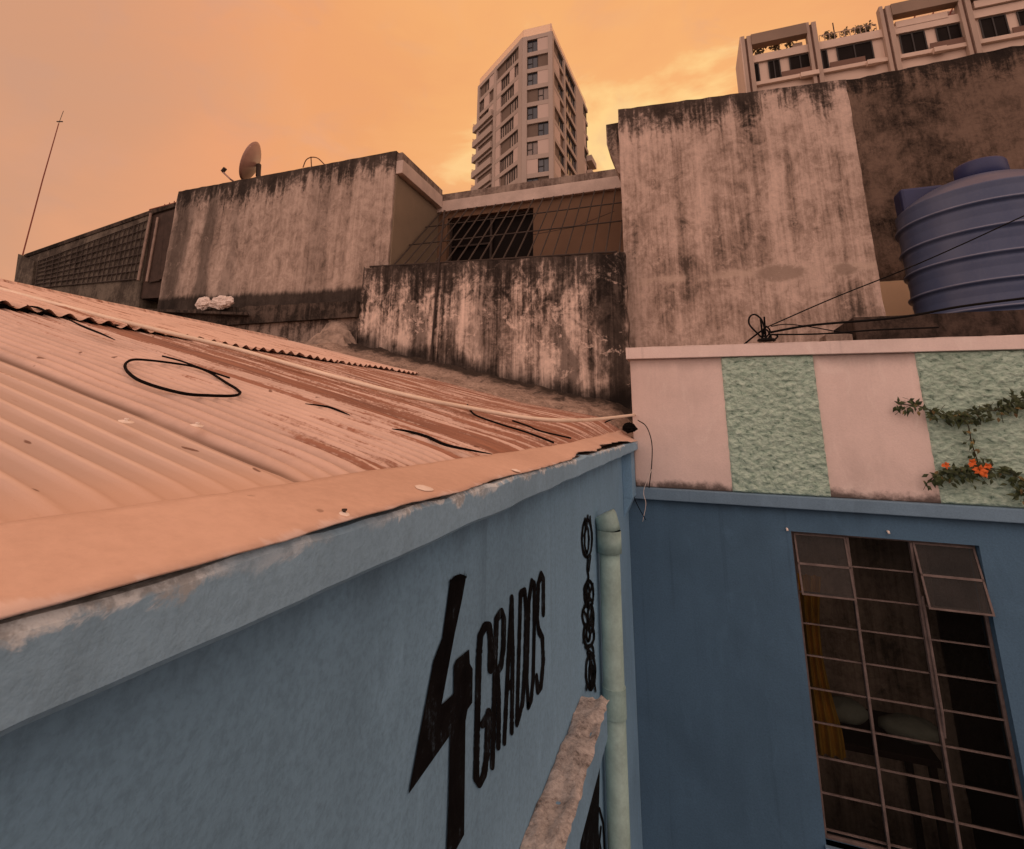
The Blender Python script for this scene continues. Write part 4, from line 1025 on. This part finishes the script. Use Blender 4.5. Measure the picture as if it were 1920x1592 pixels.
# ================================================================ APARTMENT TOWER
TWY = 67.0
c1 = onY(979.6, 71.3, TWY); TZ = c1.z
C1 = c1; C2 = onZ(1035.2, 58.4, TZ); LL = onZ(896.3, 163, TZ); RR = onZ(1101.4, 206, TZ)
FH = 0.0
fz = [onY(985, 20+y*.2136, TWY).z for y in (255, 1300)]
FH = (fz[0]-fz[1])/7.0
tower = empty('apartment_tower', ((C1.x+C2.x)/2, (C1.y+C2.y)/2+8, -H), 'tall pale wedge shaped apartment tower against the orange sky', 'building')
def facedir(P, Q):
    d = Vector((Q.x-P.x, Q.y-P.y, 0)); L = d.length; d /= L; n = Vector((d.y, -d.x, 0)); return d, n, L
def fbox(b, P, d, n, s0, s1, z0, z1, n0, n1):
    """box on a facade: s along it, n0..n1 outward"""
    def pt(s, z, k): q = P+d*s+n*k; return (q.x, q.y, z)
    b.hexa([pt(s0, z0, n1), pt(s1, z0, n1), pt(s1, z0, n0), pt(s0, z0, n0)], [pt(s0, z1, n1), pt(s1, z1, n1), pt(s1, z1, n0), pt(s0, z1, n0)])
NF = 22
d_l, n_l, L_l = facedir(LL, C1); d_f, n_f, L_f = facedir(C1, C2); d_r, n_r, L_r = facedir(C2, RR)
inner = .45
core = MB()
def shrink(P, *ns):
    q = P.copy()
    for n in ns: q = q-n*inner
    return q
plan = [shrink(LL, n_l), shrink(C1, n_l, n_f), shrink(C2, n_f, n_r), shrink(RR, n_r), Vector((RR.x-4, RR.y+8, 0)), Vector((LL.x+6, LL.y+14, 0))]
zb_ = -H; n = len(plan)
core.add([(p.x, p.y, zb_) for p in plan]+[(p.x, p.y, TZ-.3) for p in plan], [tuple(reversed(range(n))), tuple(range(n, 2*n))]+[(i, (i+1) % n, (i+1) % n+n, i+n) for i in range(n)])
core.build('core_wall', 'tower_wall', tower)
def bands(P, d, n, L, name):
    b = MB()
    for k in range(NF+1):
        z1 = TZ-k*FH; fbox(b, P, d, n, 0, L, z1-FH*.24, z1, -inner+.01, 0 if k else .05)
    b.build('floor_band', 'tower_wall', tower)
def pilaster(P, d, n, s0, s1):
    b = MB(); fbox(b, P, d, n, s0, s1, zb_, TZ+.05, -inner+.02, .06); b.build('pilaster', 'tower_wall', tower)
tr_ = random.Random(3)
def cell(P, d, n, s0, s1, k, kind):
    z1 = TZ-k*FH-FH*.24; z0 = TZ-(k+1)*FH
    if kind == 'w' or kind == 'W':
        b = MB(); b.cur = 0; fbox(b, P, d, n, s0+.06, s1-.06, z0+.03, z1-.03, -inner+.03, -.33)
        b.cur = 1; w_ = s1-s0
        for s in ((s0, s0+.09), (s1-.09, s1), (s0+w_*.5-.05, s0+w_*.5+.05)): fbox(b, P, d, n, s[0], s[1], z0, z1, -.32, -.24)
        if kind == 'W': fbox(b, P, d, n, s0+.09, s0+w_*.5-.05, z0+(z1-z0)*.45, z0+(z1-z0)*.45+.09, -.32, -.245)
        fbox(b, P, d, n, s0+.09, s1-.09, z1-.09, z1, -.32, -.243)
        b.build('window', [('tower_glass_pale' if tr_.random() < .65 else 'tower_curtain') if d is d_l else tr_.choice(['tower_glass', 'tower_glass', 'tower_glass_blue', 'tower_glass_pale']), 'tower_frame'], tower)
    elif kind == 'd':
        b = MB(); fbox(b, P, d, n, s0, s1, z0, z1, -inner+.03, -.30); b.build('dark_panel', 'tower_dark', tower)
    elif kind == 'l':
        b = MB(); fbox(b, P, d, n, s0, s1, z0-.02, z1+.02, -inner+.03, -.04); b.build('pale_panel', 'tower_light', tower)
for P, d, n, L in ((LL, d_l, n_l, L_l), (C1, d_f, n_f, L_f), (C2, d_r, n_r, L_r)): bands(P, d, n, L, '')
pilaster(C1, d_f, n_f, 0, .16*L_f); pilaster(C1, d_f, n_f, .86*L_f, L_f)
front = ['Wl', 'Wd', 'Wl', 'dW', 'Wl', 'dW', 'Wl', 'lW', 'Wd']
NV = 9
for k in range(NV):
    for j, ch in enumerate(front[k]): cell(C1, d_f, n_f, (.16+.35*j)*L_f, (.16+.35*(j+1))*L_f, k, ch)
# left face: from LL (s=0) to C1 (s=L)
pilaster(LL, d_l, n_l, .93*L_l, L_l); pilaster(LL, d_l, n_l, .40*L_l, .46*L_l); pilaster(LL, d_l, n_l, 0, .05*L_l)
leftp = ['ddwwd', 'lwwlw', 'lwwwl', 'lddww', 'lwwwl', 'lddww', 'lwwwl', 'ldwww', 'lwwwl']
for k in range(NV):
    for j, ch in enumerate(leftp[k]): cell(LL, d_l, n_l, L_l*(.46+.094*j), L_l*(.46+.094*(j+1)), k, ch)
    for j, ch in enumerate('wld' if k % 2 else 'dwl'):
        if k < 3: cell(LL, d_l, n_l, L_l*(.05+.117*j), L_l*(.05+.117*(j+1)), k, ch)
    if k >= 2:
        b = MB(); z0 = TZ-(k+1)*FH
        fbox(b, LL, d_l, n_l, -.8, .40*L_l, z0-.25, z0+.95, .10, .45); fbox(b, LL, d_l, n_l, -.8, -.05, z0-.25, z0+.95, -3.0, .09)
        b.build('balcony', 'tower_wall', tower)
        b = MB(); fbox(b, LL, d_l, n_l, -.78, -.68, z0+.97, z0+1.6, -2.5, .4); b.build('balcony_screen', 'rail_glass', tower)
        if k >= 3: cell(LL, d_l, n_l, L_l*.06, L_l*.40, k, 'd')
# right face: C2 (s=0) to RR (s=L)
pilaster(C2, d_r, n_r, 0, .03*L_r); pilaster(C2, d_r, n_r, .27*L_r, .31*L_r); pilaster(C2, d_r, n_r, .60*L_r, .84*L_r)
for k in range(NV+2):
    cell(C2, d_r, n_r, .03*L_r, .17*L_r, k, 'l' if k % 2 else 'd'); cell(C2, d_r, n_r, .17*L_r, .27*L_r, k, 'd' if k % 2 else 'w')
    cell(C2, d_r, n_r, .31*L_r, .45*L_r, k, 'w'); cell(C2, d_r, n_r, .45*L_r, .60*L_r, k, 'w')
    cell(C2, d_r, n_r, .84*L_r, .92*L_r, k, 'l' if k % 3 else 'w'); cell(C2, d_r, n_r, .92*L_r, L_r, k, 'w')
    if k >= 3:
        b = MB(); z0 = TZ-(k+1)*FH; ex = 1.0+.75*(k-3)
        fbox(b, C2, d_r, n_r, .90*L_r, L_r+ex*1.6, z0-.25, z0+.9, .10, 1.1); fbox(b, C2, d_r, n_r, L_r+.05, L_r+ex*1.6, z0-.25, z0+.2, -2.5, .09)
        b.build('balcony', 'tower_wall', tower)
b = MB()
for P, d, n, L in ((LL, d_l, n_l, L_l), (C1, d_f, n_f, L_f), (C2, d_r, n_r, L_r)):
    fbox(b, P, d, n, .1, L-.1, TZ+.06, TZ+1.75, -.35, -.28)
b.build('roof_glass_screen', 'rail_glass', tower)

# ================================================================ APARTMENT BLOCK AT THE RIGHT
BY = 50.0
def r4(x, y): return (1360+x*.29167, y*.29167)
def bp(x, y, Y=BY): return onY(*r4(x, y), Y)
blk = empty('apartment_block', (18, BY+6, -H), 'long apartment block with projecting concrete frames, rising above the brown wall', 'building')
zf = bp(118, 262).z; zbt = bp(130, 312).z; zpt = bp(250, 352).z; zpb = bp(345, 380).z; zwb = bp(215, 530).z
zfb = bp(150, 565).z
xL = bp(98, 300).x; xend = 48.0
b = MB(); b.box(xL+.3, xend, BY, BY+12, -H, zpb-.02); b.build('wall', 'block_wall', blk)
b = MB(); b.box(xL+.3, xend, BY-.25, BY+.2, zpb, zpt); b.build('parapet', 'block_wall', blk)
b = MB(); b.box(xL-.05, xL+.28, BY-.5, BY+4.5, -H, zf+.15); b.build('side_wall', 'block_wall', blk)
fins = [bp(128, 262).x, bp(540, 182).x, bp(1012, 92).x, bp(1503, 0).x]; fins.append(fins[-1]+(fins[-1]-fins[-2]))
for i, x in enumerate(fins):
    b = MB(); b.box(x-.42, x-.14, BY-.55, BY+.2, -H, zf+.12); b.box(x+.06, x+.44, BY-.6, BY+.2, -H, zf); b.build('fin', 'block_fin', blk)
    b = MB(); b.box(x-.139, x+.059, BY-.4, BY+.15, -H, zf-.1); b.build('fin_groove', 'block_brown', blk)
for i, j in ((0, 1), (2, 3), (3, 4)):
    b = MB(); b.box(fins[i]+.45, fins[j]-.43, BY-.75, BY+.1, zbt-.25, zf-.02); b.build('frame_beam', 'block_beam', blk)
for (x0, x1) in ((155, 215), (280, 350), (415, 552), (588, 655), (722, 945), (1128, 1285), (1362, 1515), (1645, 1810), (1888, 2060)):
    yy = 420-(x0-155)*.185; zt_ = zpb-.08
    X0, X1 = bp(x0, 470-(x0-155)*.185).x, bp(x1, 470-(x1-155)*.185).x
    b = MB(); b.cur = 0; b.box(X0, X1, BY-.06, BY-.02, zwb, zt_); b.cur = 1; nm = max(2, int((X1-X0)/1.2))
    for q in range(nm+1): xx = X0+(X1-X0)*q/nm; b.box(xx-.05, xx+.05, BY-.12, BY-.061, zwb, zt_)
    b.box(X0, X1, BY-.125, BY-.062, zt_-.08, zt_); b.build('window', ['block_window', 'tower_frame'], blk)
for (x0, x1) in ((358, 560), (665, 890), (1305, 1540), (1830, 2050)):
    X0, X1 = bp(x0, 480-(x0-300)*.185).x, bp(x1, 480-(x1-300)*.185).x
    b = MB(); b.box(X0, X1, BY-.34, BY-.26, zwb-.1, zwb+.48); fr = b.build('balcony_panel', 'block_brown', blk)
for (x0, x1, e) in ((160, 1060, 0), (1060, 2100, .35)):
    X0, X1 = bp(x0, 520-(x0-200)*.185).x, bp(x1, 520-(x1-200)*.185).x
    b = MB(); b.box(X0, X1, BY-.38, BY-.01, zwb-.5, zwb-.12+.03*e); b.build('floor_ledge', 'block_wall', blk)
for (x0, x1) in ((470, 585), (890, 965), (1310, 1390)):
    X0, X1 = bp(x0, 500-(x0-300)*.185).x, bp(x1, 500-(x1-300)*.185).x
    b = MB(); b.box(X0, X1, BY-.8, BY-.39, zwb-.75, zwb-.3); b.build('planter_ledge', 'block_wall', blk)
# set-back upper rooms and glazed roof toward the right
b = MB(); b.box(fins[2]+1.5, xend, BY+3.0, BY+9, zpb, zpt+1.6); b.build('penthouse', 'block_brown', blk)
b = MB(); b.box(fins[2]+2.5, fins[3]-2, BY+2.6, BY+3.0, zpb+.2, zpt+.7); b.box(fins[3]+2, xend, BY+2.6, BY+3.0, zpb+.2, zpt+1.0); b.build('penthouse_window', 'block_window', blk)
b = MB(); b.box(fins[3]+.7, fins[3]+4.2, BY-.5, BY+1.5, zpt+.05, zpt+.75); b.box(fins[2]+.7, fins[2]+4.6, BY-.3, BY+1.5, zpt-.2, zpt+.45); b.build('terrace_wall', 'block_wall', blk)
b = MB(); b.box(fins[2]+3.0, fins[3]+14, BY+1.6, BY+6, zpt+1.75, zpt+1.85); b.build('roof_deck', 'block_wall', blk)
pg = MB(); x0, x1 = fins[2]+3.0, fins[3]+16
for q in range(14):
    xx = x0+(x1-x0)*q/13; pg.tube([(xx, BY+1.4, zpt+1.9), (xx-.4, BY+1.4, zf-1.0+.1*q*0)], .06, 5)
pg.tube([(x0, BY+1.4, zf-.95), (x1, BY+1.4, zf-.95)], .09, 5); po = pg.build('pergola_frame', 'pergola_red', blk)
b = MB(); b.quad((x0, BY+1.45, zpt+1.9), (x1, BY+1.45, zpt+1.9), (x1, BY+1.45, zf-1.0), (x0, BY+1.45, zf-1.0)); b.build('pergola_glass', 'rail_glass', blk)
rl = MB(); x0, x1 = fins[1]+.7, fins[2]-.7
for q in range(12): xx = x0+(x1-x0)*q/11; rl.tube([(xx, BY, zpt), (xx, BY, zpt+.85)], .03, 5)
rl.tube([(x0, BY, zpt+.85), (x1, BY, zpt+.85)], .04, 5); rl.build('terrace_rail', 'block_fin', blk)
b = MB(); b.box(fins[0]+4.2, fins[1]-.7, BY+.3, BY+.4, zpt, zpt+.8); b.build('terrace_screen', 'block_wall', blk)
b = MB(); p = bp(703, 225, BY+.5); b.tube([(p.x, BY+.5, zpt), (p.x, BY+.5, bp(703, 145, BY+.5).z)], .05, 6); b.thing('antenna', 'dark_metal', 'short upright aerial on the block terrace between two frames', 'antenna')
pl = [(215, 325, 1.0, 'leaning bushy potted shrub at the left end of the terrace'), (322, 302, .9, 'second terrace shrub, in the middle under the left frame beam'), (416, 282, .8, 'round small topiary plant under the right part of the left frame beam'), (452, 302, .45, 'smallest terrace plant, right of the round topiary'),
      (655, 228, .8, 'terrace shrub just left of the thin aerial'), (690, 232, .7, 'terrace shrub touching the foot of the thin aerial'), (770, 214, .7, 'lone pale terrace shrub right of the aerial'), (848, 196, .9, 'first shrub of the dense row before the second frame'), (884, 188, .9, 'middle shrub of the dense row before the second frame'), (918, 181, .85, 'last shrub of the dense row, nearest the second frame')]
r2 = random.Random(11)
for (x, y, s, lab) in pl:
    c = bp(x, y, BY+.6); root = empty('potted_plant', (c.x, BY+.6, zpt-.3), lab, 'plant', 'shrubs on the block terrace')
    b = MB()
    for _ in range(55):
        v = Vector((r2.gauss(0, 1), r2.gauss(0, 1), r2.gauss(0, 1))).normalized()*r2.random()**.5
        q = Vector((c.x, BY+.6, c.z))+Vector((v.x*.75, v.y*.6, v.z*.75))*s*.85
        leaf(b, q, Vector((r2.uniform(-1, 1), r2.uniform(-1, 1), r2.uniform(-.6, 1))), .34*s, .13*s, Vector((r2.uniform(-.5, .5), -1, r2.uniform(-.5, .5))).normalized())
    b.build('foliage', 'far_leaf', root)
    b = MB(); b.tube([(c.x, BY+.6, zpt-.3), (c.x, BY+.6, c.z)], .06*s+.02, 5); b.build('stem', 'stem', root)
    b = MB(); b.lathe((c.x, BY+.6, zpt-.3), [(.22*s, 0), (.32*s, .5*s)], 10); b.build('pot', 'block_brown', root)

# ================================================================ SKY AND LIGHT
SUN_EL, SUN_AZ = math.radians(9), math.radians(6)          # azimuth from +y toward +x
wd = D.worlds.new('World'); SC.world = wd; wd.use_nodes = True
t = NT(wd.node_tree)
dirv = t.n('ShaderNodeTexCoord').outputs['Generated']
gdir = ray(1150, 300).normalized()
dt = t.vm('DOT_PRODUCT', dirv, tuple(gdir))
X = t.xyz(dirv)
cl1 = t.noise(t.vm('MULTIPLY', dirv, (1, 1, 2.0)), 2.6, 7, .55, .5)
cl2 = t.noise(t.vm('MULTIPLY', dirv, (1, 1, 1.6)), 7.0, 6, .55, .6)
fac = t.m('MULTIPLY_ADD', dt, .5, .5)
fac = t.m('ADD', fac, t.m('MULTIPLY', t.m('SUBTRACT', cl1, .5), .16))
skyc = t.ramp(fac, [(0.0, (.86, .60, .52)), (.45, (.88, .60, .50)), (.66, (.52, .31, .22)), (.76, (.76, .35, .185)), (.88, (.83, .355, .165)), (.95, (.85, .37, .145)), (.988, (.91, .43, .155)), (1.0, (1.0, .68, .27))])
back = t.m('SUBTRACT', 1.0, t.smooth(X[1], -.35, .35))
skyc = t.mix(1.0, skyc, t.ramp(back, [(0, (1, 1, 1)), (1, (1, 1, 1))]), 'MULTIPLY')
skyc = t.mix(t.m('MULTIPLY', t.smooth(cl2, .50, .70), .26), skyc, (.64, .345, .25))
skyc = t.mix(t.m('MULTIPLY', t.smooth(cl1, .52, .70), .30), skyc, (.92, .43, .24))
gcl = t.smooth(t.m('ADD', t.vm('DOT_PRODUCT', dirv, tuple(ray(-160, 120).normalized())), t.m('MULTIPLY', t.m('SUBTRACT', cl1, .5), .25)), .90, 1.03)
skyc = t.mix(t.m('MULTIPLY', gcl, .55), skyc, (.50, .29, .195))
gl2 = t.smooth(t.m('ADD', t.vm('DOT_PRODUCT', dirv, tuple(ray(985, -60).normalized())), t.m('MULTIPLY', t.m('SUBTRACT', cl1, .5), .12)), .93, 1.0)
skyc = t.mix(t.m('MULTIPLY', gl2, .5), skyc, (.92, .435, .16))
bg = t.n('ShaderNodeBackground', None, Color=skyc, Strength=t.m('MULTIPLY_ADD', back, .42, 1.0))
ns = t.n('ShaderNodeTexSky', {'sky_type': 'NISHITA', 'sun_disc': False, 'sun_elevation': SUN_EL, 'sun_rotation': SUN_AZ, 'dust_density': 4.0})
bg2 = t.n('ShaderNodeBackground', None, Color=ns.outputs[0], Strength=.006)
ad = t.n('ShaderNodeAddShader'); t.t.links.new(bg.outputs[0], ad.inputs[0]); t.t.links.new(bg2.outputs[0], ad.inputs[1])
wo = t.n('ShaderNodeOutputWorld'); t.t.links.new(ad.outputs[0], wo.inputs[0])
sl = D.lights.new('sun', 'SUN'); so = D.objects.new('sun', sl); COL.objects.link(so)
sl.energy = .6; sl.angle = math.radians(12); sl.color = (1, .72, .42)
sd = Vector((math.sin(SUN_AZ)*math.cos(SUN_EL), math.cos(SUN_AZ)*math.cos(SUN_EL), math.sin(SUN_EL)))
so.rotation_euler = sd.to_track_quat('Z', 'Y').to_euler(); so.location = (0, 0, 30)
SC.cycles.max_bounces = 6
SC.cycles.use_denoising = True
